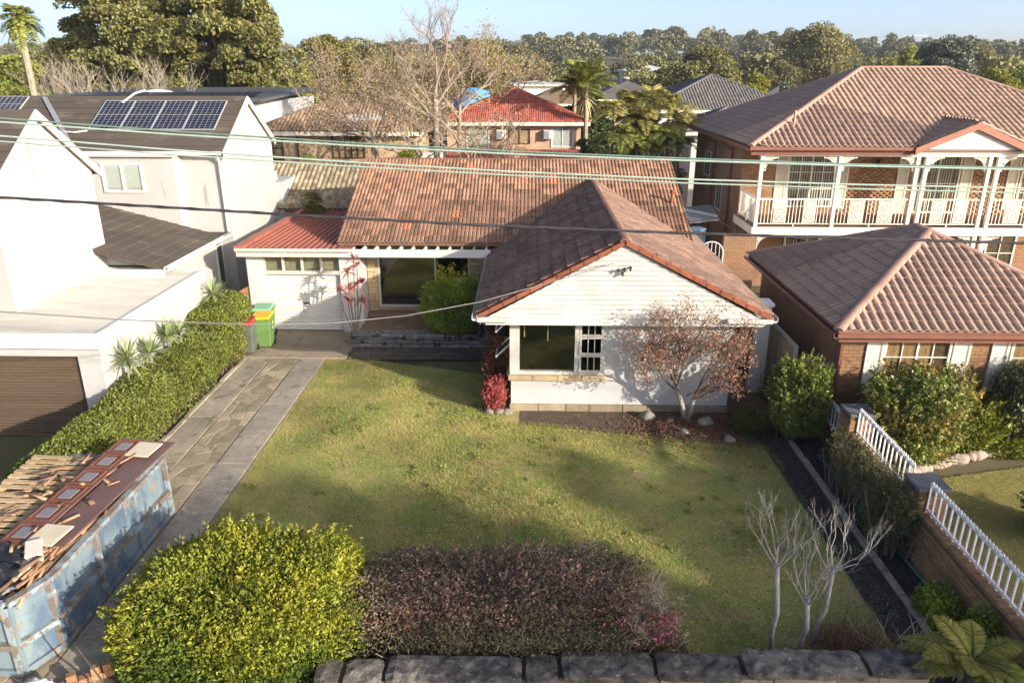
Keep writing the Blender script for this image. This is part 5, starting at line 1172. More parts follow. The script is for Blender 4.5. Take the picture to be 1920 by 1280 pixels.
# feathery tree fern in the near right corner
fern_m = M('golden_fern', (.35, .31, .06), (.25, .25, .05), 1.4, .6, rnd=.4, trans=.3)
def fern(name, label, c, n, L, mat, trunk_h=.9, leaf=.05, droop=.9, pairs=34, trm=None, stemm=None, z0=0., up=(.1, .9), cat='fern', group=None, width=.28):
    t = thing(name, (c[0], c[1], z0), label, cat, group); V = []; F = []; st = MB(); C = Vector(c)
    for i in range(n):
        a = 6.283 * i / n + R.uniform(-.25, .25); e = R.uniform(*up); l = L * R.uniform(.75, 1.1); dh = Vector((math.cos(a), math.sin(a), 0)); pts = []
        for k in range(8):
            q = k / 7; pts.append(C + dh * (l * q * math.cos(e)) + Vector((0, 0, l * q * math.sin(e) - droop * l * q * q * .55)))
        st.tube(pts, [.016 - .0018 * k for k in range(8)], 4, cap=False); side = Vector((-dh.y, dh.x, 0))
        for j in range(pairs):
            q = .12 + .88 * j / pairs; f = q * 7; k = min(6, int(f)); p = pts[k].lerp(pts[k + 1], f - k); tg = (pts[k + 1] - pts[k]).normalized(); w_ = l * width * math.sin(math.pi * min(1, q * .85 + .12)) + .01
            for s in (1, -1):
                d = (side * s + tg * .45 + Vector((0, 0, R.uniform(-.35, .05)))).normalized(); nn = tg * leaf * .5; m = len(V); V += [tuple(p), tuple(p + d * w_ * .5 + nn), tuple(p + d * w_), tuple(p + d * w_ * .5 - nn)]; F.append((m, m + 1, m + 2, m + 3))
    o = link('fronds', npmesh('fronds', np.array(V), np.array(F), np.repeat(NG.random(len(F)), 4)), mat, t); st.build('stalks', stemm or mat, t)
    if trunk_h: MB().tube([(c[0], c[1], z0), (c[0] + .02, c[1], (z0 + c[2]) / 2), tuple(c)], [.09, .075, .07], 8).build('trunk', trm or bark_d, t)
    return t
fern('tree_fern', 'golden green feathery fern overhanging the near right corner', (5.75, 7.75, .95), 22, .85, fern_m, 1, .022, .8, 80, up=(.1, 1.0), width=.2)
fern('tree_fern', 'second golden fern at the right edge below the brick fence', (6.5, 7.35, .8), 20, .8, fern_m, 1, .022, .8, 76, up=(.1, 1.0), width=.2)
# ================================================================== plants around the cottage
bush_g = M('bush_leaf', (.30, .35, .05), (.20, .29, .045), 2, .5, rnd=.5, trans=.25, hue=.015)
GB_ = hedge('round_bush', 'round bright green bush in front of the picture window', 'bush', (-2.35, 21.9, 1.25), (.98, .78, .88), 24000, .075, bush_g, p=2.4, sprigs=260, lumpy=.1, depth=.16, freq=2.4, base=(-2.35, 21.9, .42), stems=14, stemmat=bark_d)
yt = M('yellow_shoot', (.46, .40, .03), (.34, .34, .03), 3, .55, rnd=.3, trans=.3)
V = []; F = []; Pn = []; 
for i in range(26):
    a = R.uniform(0, 6.283); p0 = Vector((-2.4 + R.gauss(0, .22), 21.85 + R.gauss(0, .15), 1.95)); d = Vector((math.cos(a) * .35, math.sin(a) * .3, 1)); l = R.uniform(.35, .85)
    for k in range(26): q = k / 26; Pn.append(tuple(p0 + d * l * q + Vector((R.gauss(0, .03), R.gauss(0, .03), 0))))
tag(link('golden_shoots', leafmesh('golden_shoots', np.array(Pn), .07, .4), yt, GB_), kind='stuff')
fern('fern_frond_plant', 'blue green fern fronds at the right of the round bush', (-1.5, 21.5, 1.15), 9, .75, M('fern_green', (.09, .20, .10), (.07, .16, .08), 3, .6, trans=.2, rnd=.3), 1, .05, .7, 26, z0=.4, up=(.0, .7))
CO = thing('cordyline', (-5.35, 21.75, .42), 'tall red leaved cordyline with several canes by the garage wall', 'shrub')
cl_r = M('cordyline_red', (.46, .085, .06), (.58, .20, .12), 2.5, .5, rnd=.3, trans=.3, rnd2=((.20, .04, .045), .6, .75)); V = []; F = []; cs = MB(); rr_ = []
for (dx, dy, hx, z) in ((-.25, .1, -.42, 1.35), (-.05, 0, -.12, 1.45), (.08, .05, .12, 1.55), (.0, .1, .05, 2.35), (.12, 0, .16, 2.15), (-.1, .05, -.15, 1.9), (.05, .1, .2, 1.0), (-.12, 0, -.2, 1.05), (.1, .02, .3, 1.6)):
    top = (-5.35 + hx, 21.8 + dy, .42 + z); cs.tube([(-5.35 + dx * .3, 21.75, .42), (-5.35 + (dx + hx) * .5, 21.78, .42 + z * .5), top], [.02, .016, .013], 5)
    v, f = strap_head(None, top, 20, .34, .06, .9, .3); k = len(V); V += v; F += [tuple(i + k for i in q) for q in f]; rr_ += [R.random()] * len(v)
link('leaf_rosettes', npmesh('leaf_rosettes', np.array(V), np.array(F), np.array(rr_)), cl_r, CO); cs.build('canes', bark_g, CO)
nan = M('nandina_red', (.60, .16, .14), (.42, .10, .09), 4, .5, rnd=.4, trans=.3); nan2 = M('dull_red_leaf', (.20, .075, .055), (.13, .06, .045), 4, .6, rnd=.4, trans=.2)
hedge('red_nandina', 'small bright red nandina at the left corner of the cottage wall', 'shrub', (-.88, 17.1, .42), (.27, .25, .46), 4200, .05, nan, p=2.4, sprigs=260, lumpy=.2, depth=.3, freq=4, stems=8, stemmat=bark_d)
hedge('maroon_shrub', 'dull maroon shrub between the corner window and the lawn', 'shrub', (-.85, 17.95, .85), (.34, .5, .85), 6500, .055, nan2, p=2.4, sprigs=260, lumpy=.25, depth=.45, freq=4, stems=8, stemmat=bark_d)
hedge('dark_shrub', 'dark green shrub against the side wall behind the corner window', 'shrub', (-.85, 20.3, 1.0), (.36, .7, 1.0), 7000, .07, M('dark_leaf', (.04, .055, .022), (.06, .07, .03), 3, .6, rnd=.4), lumpy=.2, depth=.4, freq=3, stems=6, stemmat=bark_d)
t = thing('leaning_trunk', (-.95, 19.6, 0), 'dark leaning trunk growing under the left eave of the cottage', 'tree'); MB().tube([(-.9, 19.5, -.02), (-.98, 19.4, .7), (-1.12, 19.2, 1.5), (-1.25, 19.1, 2.2)], [.12, .1, .09, .07], 8).build('trunk', bark_d, t, smooth=True); b = MB(); tp = []
for i in range(4): branch(b, Vector((-1.2, 19.12, 1.9)), Vector((R.uniform(-.6, .2), R.uniform(-.5, .5), .6)), .3, .03, 2, tp, .7, 2, 4)
b.build('branches', bark_d, t)
# small maple in front of the white wall
MP = thing('maple_tree', (3.85, 16.7, 0), 'small red brown maple losing its leaves before the white wall', 'tree'); tips = []; b = MB()
b.tube([(3.86, 16.72, -.02), (3.78, 16.66, .35), (3.62, 16.55, .75), (3.5, 16.45, 1.1)], [.075, .065, .058, .05], 8); b.tube([(3.9, 16.7, -.02), (3.97, 16.62, .35), (3.98, 16.5, .65)], [.07, .06, .05], 8)
b.build('trunk', bark_p, MP, smooth=True); b = MB()
for (p, d, L) in (((3.5, 16.45, 1.1), (-.85, -.2, 1.0), .85), ((3.5, 16.45, 1.1), (-.4, -.25, 1.3), .9), ((3.55, 16.5, .95), (.3, -.2, 1.3), .9), ((3.5, 16.45, 1.1), (.0, .05, 1.4), .9), ((3.98, 16.5, .65), (.7, -.15, 1.1), .9), ((3.98, 16.5, .65), (.25, -.3, 1.3), .9), ((3.62, 16.55, .8), (-.95, -.1, .6), .75), ((3.98, 16.5, .65), (.95, .0, .6), .75), ((3.55, 16.5, .95), (.1, -.6, .9), .7), ((3.62, 16.5, .85), (-.5, -.4, .6), .65), ((3.5, 16.45, 1.1), (-.6, .1, 1.1), .85), ((3.8, 16.5, .75), (.5, -.3, .5), .6)):
    branch(b, Vector(p), Vector(d), L * 1.0, .024, 5, tips, .62, 3, 4, .05, .70, .12)
b.build('branches', twig_b, MP)
mp_m = M('maple_leaf', (.36, .22, .155), (.25, .16, .115), 3, .7, rnd=.45, trans=.25, rnd2=((.46, .15, .07), .88, .95))
T = [(p, l) for p, d, l, q in tips if l == 1]; Pm = []
for p, l in T:
    k = .8 - max(0, p.z - 1.9) * .42 + (p.x - 3.6) * .10
    for i in range(13):
        if R.random() < k * 1.0: Pm.append((p.x + R.gauss(0, .09), p.y + R.gauss(0, .09), max(.25, p.z + R.gauss(-.04, .06))))
link('leaves', leafmesh('leaves', np.array(Pm), .05, .7), mp_m, MP)
rock = M('garden_rock', (.30, .27, .22), (.20, .18, .15), 5, .95, .6, 20)
for i, (x, y, r, l) in enumerate(((2.95, 16.75, .17, 'largest pale rock below the white wall left of the maple'), (3.45, 16.55, .09, 'small flat rock at the foot of the maple'), (4.3, 16.45, .16, 'rounded grey rock right of the maple trunk'), (4.65, 15.55, .12, 'rock at the edge of the lawn near the dark path'), (-.95, 16.98, .11, 'left stone of the row below the red nandina'), (-.72, 16.95, .11, 'middle stone of the row below the red nandina'), (-.5, 16.94, .11, 'right stone of the row at the cottage corner'), (3.7, 15.95, .1, 'half buried pale stone in the leaf litter'))):
    blob('rock', (x, y, r * .45), (r * 1.2, r, r * .8), rock, l, 'rock', .25, i + 1, 2.5, 16)
# ================================================================== right hand yard
cam_g = M('camellia_leaf', (.15, .20, .04), (.23, .25, .06), 2.5, .35, rnd=.5, trans=.15, hue=.015); mix_g = M('bronze_flushed_leaf', (.15, .20, .04), (.24, .25, .06), 2.5, .4, rnd=.5, trans=.15, hue=.015, c3=(.34, .27, .08), s3=1.8, t3=.52); rust_g = M('bronze_leaf', (.32, .25, .07), (.22, .20, .055), 1.6, .5, rnd=.5, trans=.2); grey_g = M('grey_green_leaf', (.13, .15, .075), (.19, .20, .11), 3, .5, rnd=.45, trans=.1); thin_g = M('fine_olive_leaf', (.20, .195, .085), (.15, .15, .065), 2, .7, rnd=.5, trans=.2); lime_g = M('lime_leaf', (.24, .26, .03), (.17, .21, .03), 3, .55, rnd=.4, trans=.3)
hedge('camellia', 'dense round green camellia against the end of the steel fence', 'shrub', (6.2, 15.75, 1.0), (.66, .62, .98), 20000, .075, cam_g, p=2.4, sprigs=260, lumpy=.13, depth=.22, stems=10, stemmat=bark_d, keep=lambda P: P[:, 0] < 6.78)
hedge('large_shrub', 'large bushy bronze green shrub in front of the wing window', 'shrub', (8.05, 14.6, 1.05), (.98, .9, 1.0), 30000, .085, mix_g, p=2.4, sprigs=260, lumpy=.2, depth=.3, stems=14, stemmat=bark_d, freq=2)
hedge('bronze_shrub', 'bronze leaved shrub rising before the wing shutters', 'shrub', (8.9, 15.35, 1.05), (.75, .55, .85), 15000, .09, rust_g, p=2.4, sprigs=260, lumpy=.25, depth=.35, stems=8, stemmat=bark_d, freq=2.2)
hedge('leafy_shrub', 'loose yellow green shrub right of the bronze one along the wing wall', 'shrub', (9.75, 15.3, .6), (.6, .5, .6), 8000, .09, lime_g, p=2.4, sprigs=260, lumpy=.25, depth=.4, stems=6, stemmat=bark_d)
hedge('grey_shrub', 'grey green shrub at the right edge beneath the wing window', 'shrub', (11.1, 15.35, 1.15), (.72, .6, .95), 15000, .08, grey_g, p=2.4, sprigs=260, lumpy=.2, depth=.3, stems=12, stemmat=bark_d)
hedge('lawn_shrub', 'rounded green shrub on the neighbouring lawn at the right edge', 'shrub', (9.75, 11.9, .5), (.55, .55, .55), 9000, .07, cam_g, p=2.4, sprigs=260, lumpy=.2, depth=.35, stems=6, stemmat=bark_d)
hedge('ground_cover', 'low lime green border plants along the stone garden edge', 'plants', (10.3, 15.2, .2), (1.5, .35, .24), 8000, .08, lime_g, lumpy=.3, depth=.4, freq=3)
tuft('flax', 'strappy yellow green flax beside the large shrub', 'flax', (8.95, 14.65, .03), 60, .8, lime_g, .05, .5); tuft('agapanthus', 'strappy leaves behind the brick pier on the neighbouring lawn', 'plant', (7.55, 11.9, .02), 40, .6, lime_g, .05, .6)
ES = tag(bpy.data.objects.new('garden_edge', None), 'curved edge of rough pinkish stones round the shrub bed', 'edging'); COL.objects.link(ES)
for i in range(26):
    q = i / 25; x = 7.7 + q * 4.3; y = 13.95 + 1.25 * math.sin(q * 1.75) + .0; r = R.uniform(.1, .15); o = blob('edge_stone', (x, y, .07), (r * 1.3, r, r * .8), M('pinkish_stone', (.42, .33, .26), (.30, .24, .2), 5, .95, .5, 25), None, None, .3, i, 2.5, 12); o.name = 'stone'; adopt(o, ES)
hedge('wispy_shrub', 'wispy olive shrub against the brick fence by the middle pier', 'shrub', (6.42, 11.6, .75), (.34, .75, .72), 13000, .05, thin_g, p=2.4, sprigs=260, lumpy=.3, depth=.5, freq=2.6, stems=22, stemmat=bark_g, asp=.3)
hedge('wispy_shrub', 'thin twiggy olive shrub by the fence beyond the hose', 'shrub', (6.42, 13.2, .6), (.28, .7, .6), 6500, .045, thin_g, p=2.4, sprigs=260, lumpy=.3, depth=.5, freq=2.6, stems=26, stemmat=bark_g, asp=.3)
hedge('small_bush', 'small dark green bush in the leaf litter right of the maple', 'bush', (5.15, 15.95, .24), (.3, .28, .26), 3500, .05, M('dark_bush_leaf', (.06, .085, .022), (.1, .11, .03), 3, .6, rnd=.4), p=2.4, sprigs=260, lumpy=.2, depth=.35)
hedge('weedy_plant', 'weedy green plants at the foot of the steel fence', 'plants', (6.38, 17.4, .3), (.3, .8, .32), 4500, .06, M('weed_leaf', (.14, .17, .04), (.19, .16, .06), 3, .6, rnd=.4, trans=.2), lumpy=.3, depth=.5)
hedge('fence_plant', 'leafy green plant at the foot of the brick fence near the fern', 'plant', (6.35, 9.6, .3), (.26, .35, .3), 3000, .06, bush_g, lumpy=.3, depth=.5); hedge('fence_plant', 'bright green self sown plant growing up the brick fence', 'plant', (6.5, 8.75, .5), (.16, .3, .5), 2600, .06, bush_g, lumpy=.3, depth=.5)
tuft('edge_weeds', 'patchy grass tufts growing over the path edging', 'grass clump', (6.0, 11.5, .02), 260, .12, blade, .006, 2); tuft('edge_weeds', 'dry grass tuft on the dark path near the front wall', 'grass clump', (5.6, 9.9, .02), 120, .16, blade, .008, 3)
# ================================================================== overhead cables
def at(px, py, Y):
    F_ = 1400.; pt = rad(20); yw = rad(1.35); a = (px - 960) / F_; b_ = (640 - py) / F_; cyw, syw, cp, sp = math.cos(yw), math.sin(yw), math.cos(pt), math.sin(pt)
    d = Vector((-syw * cp + a * cyw - b_ * syw * sp, cyw * cp + a * syw + b_ * cyw * sp, -sp + b_ * cp)); return Vector((0, 0, 8.1)) + d * (Y / d.y)
def cable(name, label, pix, Y, r, mat, ext=25, twist=None):
    P = [at(px, py, Y) for px, py in pix]; P = [P[0] + (P[0] - P[1]).normalized() * ext] + P + [P[-1] + (P[-1] - P[-2]).normalized() * ext]
    Q = []
    for i in range(len(P) - 1):
        n = max(2, int((P[i + 1] - P[i]).length / .25)) if 0 < i < len(P) - 2 else 3
        for k in range(n): Q.append(P[i].lerp(P[i + 1], k / n))
    Q.append(P[-1]); b = MB()
    if twist:
        for ph in (0, 2.09, 4.19): b.tube([q + Vector((0, math.cos(ph + q.x * twist), math.sin(ph + q.x * twist))) * r * .8 for q in Q], r * .62, 5)
    else: b.tube(Q, r, 6)
    return tag(b.build(name, mat, None, smooth=True), label, 'cable', 'overhead street cables')
cg = M('green_insulation', (.34, .43, .36), (.28, .36, .31), 6, .6); cgd = M('dark_green_insulation', (.16, .24, .20), (.12, .19, .16), 6, .6); cbk = M('black_cable', (.035, .032, .04), (.06, .055, .06), 4, .6)
cable('power_cable', 'dark green upper strand of the topmost pair of street cables', [(0, 222), (320, 246), (640, 267), (960, 284), (1280, 297), (1600, 308), (1920, 315)], 7.2, .009, cgd)
cable('power_cable', 'pale green lower strand of the topmost pair of street cables', [(0, 229), (320, 252), (640, 272), (960, 289), (1280, 301), (1600, 311), (1920, 318)], 7.0, .0095, cg)
cable('power_cable', 'pale green cable second from the top across the whole street', [(0, 255), (320, 281), (640, 303), (960, 322), (1280, 336), (1600, 346), (1920, 353)], 7.0, .0095, cg)
cable('power_cable', 'thin dark green cable third from the top across the street', [(0, 265), (320, 290), (640, 311), (960, 329), (1280, 343), (1600, 354), (1920, 362)], 7.3, .0085, cg)
cable('power_cable', 'thick black twisted cable below the green ones', [(0, 370), (300, 388), (600, 406), (900, 422), (1200, 434), (1500, 444), (1920, 456)], 6.6, .012, cbk, twist=7)
P = [at(px, py, Y) for px, py, Y in ((0, 584, 9.0), (240, 600, 10.2), (470, 608, 11.4), (620, 606, 12.4), (760, 592, 13.4), (900, 566, 14.5), (1030, 530, 15.4), (1150, 494, 16.5))]; P = [P[0] + (P[0] - P[1]) * 6] + P
tag(MB().tube(P, .011, 6).build('service_cable', M('grey_cable', (.16, .155, .15)), None, smooth=True), 'grey service cable drooping to the cottage gable', 'cable')
# ================================================================== background houses
def far_house(name, label, x0, x1, y0, y1, ze, zr, wall, roofm, wins=(), ov=.5, tile=None, capm=None, base=-.02, cat='house', faces='fl', tw=.205, tl=.3):
    t = thing(name, ((x0 + x1) / 2, (y0 + y1) / 2, 0), label, cat)
    MB().box(x0, x1, y0, y1, base, ze - .1).build('wall', wall, t); rf = hip_shell(x0 - ov, x1 + ov, y0 - ov, y1 + ov, ze, zr, .16).build('roof', roofm, t)
    if tile: hip_roof(rf, x0 - ov, x1 + ov, y0 - ov, y1 + ov, ze, zr, tile, roofm, roofm, capm, 0, tw, tl, faces)
    box('fascia', x0 - ov, x1 + ov, y0 - ov - .06, y0 - ov, ze - .2, ze, cream, t)
    for a, z, w, h, c, r, bl, fr in wins: window(t, face_mat(x0 + a, y0, z, 'front'), w, h, c, r, fr, blind=bl, gl=glass_b, fw=.07, mw=.05)
    return t
bt = M('far_brown_tile', (.32, .22, .14), (.24, .17, .12), 1.2, .95, .3, 30, rnd=.3); rt = M('far_red_tile', (.40, .115, .085), (.33, .095, .075), 1, .85, .2, 30, rnd=.15); rcap = M('far_orange_cap', (.50, .16, .08), (.42, .13, .07), 2, .85, rnd=.1, src='obj'); gt = M('far_grey_tile', (.16, .15, .14), (.12, .115, .11), 1, .85, rnd=.2); bcap = M('far_brown_cap', (.22, .145, .10), (.16, .11, .08), 2, .9, rnd=.15, src='obj')
tanb = brickmat('tan_brickwork', (.55, .39, .23), (.48, .33, .19), (.42, .32, .22)); pinkb = brickmat('pale_brickwork', (.58, .38, .25), (.46, .28, .19), (.5, .4, .3))
dfr = M('dark_window_frame', (.07, .04, .03)); 
BRH = far_house('tan_brick_house', 'tan brick house with weathered brown tiled roof left of the bare trees', -14.2, -6.0, 40.5, 48, 5.05, 6.75, tanb, bt, [(-.1 + .1, 3.55, 1.1, 1.25, 2, 2, None, dfr), (3.7, 3.65, 1.75, 1.25, 5, 3, None, dfr)], .5, ROMAN, bcap)
MB().hexa([(-9.6, 41.1, 5.55), (-7.9, 41.1, 5.55), (-7.6, 42.0, 5.85), (-9.9, 41.6, 5.75)], [(-9.6, 41.1, 5.6), (-7.9, 41.1, 5.6), (-7.6, 42.0, 5.9), (-9.9, 41.6, 5.8)]).build('roof_panel', white, BRH)
MB().box(-6.0, -4.6, 39.9, 40.4, 3.1, 4.0).build('porch_rail', white, BRH); MB().tube([(-12.3, 40.4, 5), (-12.3, 40.4, 0)], .05, 6).build('downpipe', dfr, BRH)
LR = thing('low_shed', (-9.5, 32, 0), 'low outbuilding with weathered lichen grey tiled roof behind the cottage', 'shed'); MB().box(-11.8, -7.2, 30.5, 35, 0, 3.0).build('wall', tanb, LR)
lt = M('lichen_tile', (.30, .25, .16), (.19, .155, .11), 1.6, .95, .3, 30, rnd=.35, c3=(.33, .28, .18), s3=6, t3=.56); s = MB().prism([(-12.2, 29.9, 2.8), (-12.2, 33, 4.25), (-12.2, 36, 2.8)][::-1], (5.2, 0, 0)).build('roof', lt, LR)
f_ = tile_field((-12.2, 29.9, 2.8), (1, 0, 0), (0, 3.1, 1.45), [(0, 0), (5.2, 0), (5.2, 3.42), (0, 3.42)], .205, .3); roofing(s, ROMAN, [f_], lt, lt, 0); caps(s, (-12.2, 33, 4.25), (-7.0, 33, 4.25), bcap)
RDH = far_house('red_roof_house', 'two storey pale brick house with bright red tiled hip roof', -4.8, 2.9, 44.5, 53, 5.3, 7.0, pinkb, rt, [(1.1, 3.75, 1.35, 1.35, 2, 1, True, white), (3.55, 4.05, 1.25, .85, 2, 1, None, dfr), (6.0, 3.85, 1.3, 1.25, 2, 1, True, white)], .5, FRENCH, rcap, tw=.25, tl=.34)
sk = MB().hexa([(-4.8, 42.9, 3.05), (2.9, 42.9, 3.05), (2.9, 44.45, 3.6), (-4.8, 44.45, 3.6)], [(-4.8, 42.9, 3.15), (2.9, 42.9, 3.15), (2.9, 44.45, 3.7), (-4.8, 44.45, 3.7)]).build('skirt_roof', rt, RDH); f_ = tile_field((-4.8, 42.9, 3.15), (1, 0, 0), (0, 1.55, .55), [(0, 0), (7.7, 0), (7.7, 1.64), (0, 1.64)], .25, .34); roofing(sk, FRENCH, [f_], rt, rt, 0)
box('skirt_fascia', -4.8, 2.9, 42.8, 42.9, 2.85, 3.1, white, RDH); MB().box(-4.8, 2.9, 43.2, 44.5, 0, 2.9).build('lower_wall', pinkb, RDH)
for x in (-1.95, .75):
    a = MB().box(x, x + .55, 44.15, 44.5, 4.35, 4.85).build('air_conditioner', white, RDH, .02); MB().box(x + .05, x + .33, 44.13, 44.15, 4.4, 4.8).build('fan_grille', steel_g, a)
GRH = far_house('grey_roof_house', 'pale house with dark grey tiled roof behind the palms', 8.2, 17.5, 52, 62, 5.6, 7.7, render_w, gt, [(1.5, 3.2, 1.4, 1.2, 2, 1, None, white)], .6, ROMAN, M('grey_cap', (.16, .15, .145), rnd=.1, src='obj'))
far_house('grey_roof_annexe', 'lower grey tiled hip roof in front of the pale house', 9.5, 14.5, 45.5, 50.5, 4.7, 5.9, render_w, gt, [(1.2, 2.6, 1.3, 1.2, 2, 1, None, white)], .5, ROMAN, MATS['grey_cap'])
FLR = thing('flat_roof_house', (-22, 48, 0), 'low dark metal roof with tilted solar racks behind the white house', 'house'); MB().box(-27, -15, 42, 54, 0, 6.4).build('wall', render_w, FLR); MB().hexa([(-27.6, 41.5, 6.45), (-14.4, 41.5, 6.45), (-14.4, 54, 6.8), (-27.6, 54, 6.8)], [(-27.6, 41.5, 6.62), (-14.4, 41.5, 6.62), (-14.4, 54, 6.95), (-27.6, 54, 6.95)]).build('metal_roof', M('dark_metal_roof', (.10, .11, .115), (.085, .09, .095), 2, .5), FLR)
for i in range(8): o = MB().hexa([(-25.5 + i * 1.3, 43, 6.72), (-24.3 + i * 1.3, 43, 6.72), (-24.3 + i * 1.3, 44.4, 6.85), (-25.5 + i * 1.3, 44.4, 6.85)], [(-25.5 + i * 1.3, 43, 6.76), (-24.3 + i * 1.3, 43, 6.76), (-24.3 + i * 1.3, 44.4, 6.89), (-25.5 + i * 1.3, 44.4, 6.89)]).build('solar_panel', cell, FLR); MB().bar((-24.9 + i * 1.3, 44.2, 6.7), (-24.9 + i * 1.3, 44.2, 6.84), .05).build('rack_leg', alu, o)
MB().lathe((-22.3, 46.5, 6.75), [(.9, 0), (.85, .1), (.65, .18), (.3, .23), (.02, .24)], 18).build('skylight_dome', M('white_dome', (.6, .62, .66)), FLR, smooth=True)
def small_house(px, py, Y, w, d, h, label, wall=cream_pale, roofm=gt, rise=1.6):
    p = at(px, py, Y); ze = p.z - rise; zb = float(hill(p.x, Y)) - .1; ze = max(ze, zb + 2.2)
    far_house('distant_house', label, p.x - w / 2, p.x + w / 2, Y, Y + d, ze, ze + rise, wall, roofm, [(w * .15, ze - 1.7, w * .2, 1.2, 2, 1, None, white), (w * .6, ze - 1.7, w * .22, 1.2, 2, 1, None, white)], .5, base=zb)
small_house(1005, 152, 95, 7, 8, 4, 'white two storey box house above the red roof', white, M('pale_flat_roof', (.5, .5, .5)), .4); small_house(1185, 152, 90, 9, 10, 3, 'cream house with dark hip roof right of the tall palm', cream_pale, gt, 2.0); small_house(1045, 165, 78, 6, 8, 3, 'small brown roofed house between red roof and palm', tanb, bt, 1.5); small_house(930, 180, 85, 9, 9, 3, 'low pale roofed building seen through the bare tree', render_w, M('pale_tin', (.45, .44, .4)), .8)
small_house(1480, 160, 120, 8, 8, 3, 'small house with pale gutters left of the large hip roof', render_w, gt, 1.8); small_house(1820, 118, 170, 20, 14, 3, 'long pale flat roofed building at the far right', render_w, MATS['pale_flat_roof'], .8); small_house(1880, 122, 150, 9, 9, 3, 'small dark roofed cottage with white gable at the far right', white, gt, 2.2); small_house(1215, 122, 200, 12, 10, 3, 'distant white roofed house among the trees', white, MATS['pale_flat_roof'], 1.2); small_house(1380, 150, 110, 9, 9, 3, 'dark hip roof among yellow green trees', render_w, gt, 2.0)
p = at(885, 185, 62); t = thing('blue_tank', (p.x, 62, 0), 'bright blue tarpaulin covered tank behind the red roof', 'tank'); MB().lathe((p.x, 62, 0), [(1.5, 0), (1.5, p.z + .2), (1.3, p.z + .55), (.5, p.z + .8), (.02, p.z + .82)], 20).build('tank_body', M('blue_tarpaulin', (.07, .28, .62), (.09, .33, .68), 1.5, .6), t, smooth=True)
# ================================================================== trees
def crown_points(n, cx, cy, z0, z1, w, clumps, rs=(.16, .30), shape=1., gap=0.):
    """leaf points gathered in clumps spread over an egg shaped crown"""
    C = []; H_ = (z1 - z0) / 2
    while len(C) < clumps:
        v = NG.normal(size=3); v = v / np.linalg.norm(v) * (NG.random() ** .4); v[2] = v[2] * 1.0
        fx = 1 - max(0, v[2]) * .35 * shape
        C.append((cx + v[0] * w / 2 * .78 * fx, cy + v[1] * w / 2 * .78 * fx, (z0 + z1) / 2 + v[2] * H_ * .82))
    C = np.array(C); rad_ = NG.uniform(*rs, size=clumps) * w; k = NG.integers(0, clumps, n); d = unit(NG.normal(size=(n, 3))); d[:, 2] = np.where(d[:, 2] < -.35, -d[:, 2], d[:, 2])
    rr = (1 - np.abs(NG.normal(size=n)) * .18)
    P = C[k] + d * (rad_[k] * rr)[:, None] * np.array((1, 1, .72)); return P, C, d
def tree(name, label, px, Y, ytop, wpx, mat, n=7000, leaf=.5, z0f=.28, clumps=26, trunk=bark_g, group='trees beyond the houses', rs=(.16, .30), base=None, asp=.6, dx=0):
    c = at(px, ytop, Y); w = wpx / 1400 * math.hypot(Y, 3) ; zb = float(hill(c.x, Y)); h = c.z
    t = thing(name, (c.x, Y, zb), label, 'tree', group); z0 = zb + (h - zb) * z0f
    P, C, d = crown_points(n, c.x, Y, z0, h, w, clumps, rs)
    r = np.clip(.5 + .25 * lump(P, 1.5 / max(1, w / 6)) + NG.normal(size=n) * .2, 0, 1)
    link('crown', leafmesh('crown', P, leaf, asp, d * .7, .9, r), mat, t); b = MB(); R0 = max(.12, (h - zb) * .018)
    b.tube([(c.x, Y, zb - .2), (c.x + R.uniform(-.2, .2), Y, zb + (z0 - zb) * .9), (c.x + R.uniform(-.4, .4), Y, zb + (h - zb) * .55)], [R0, R0 * .8, R0 * .5], 7)
    for i in range(0, len(C), 2): b.tube([(c.x, Y, zb + (h - zb) * R.uniform(.2, .45)), tuple((np.array((c.x, Y, (z0 + h) / 2)) + C[i]) / 2 + NG.normal(size=3) * .2), tuple(C[i])], [R0 * .45, R0 * .3, R0 * .1], 5)
    b.build('trunk', trunk, t); return t
gum = M('gum_leaf', (.25, .235, .08), (.165, .17, .06), .25, .6, rnd=.45, trans=.25, hue=.012); gum2 = M('dark_gum_leaf', (.17, .165, .07), (.22, .20, .085), .2, .6, rnd=.45, trans=.2); grn = M('fresh_tree_leaf', (.18, .22, .045), (.26, .26, .06), .4, .6, rnd=.45, trans=.25); ygr = M('wattle_leaf', (.27, .25, .03), (.20, .21, .03), .5, .6, rnd=.4, trans=.25); bgr = M('blue_green_needles', (.12, .15, .10), (.17, .19, .135), .4, .6, rnd=.4)
palm_fill = M('palm_clump_leaf', (.20, .20, .055), (.14, .155, .045), .8, .6, rnd=.45, trans=.2)
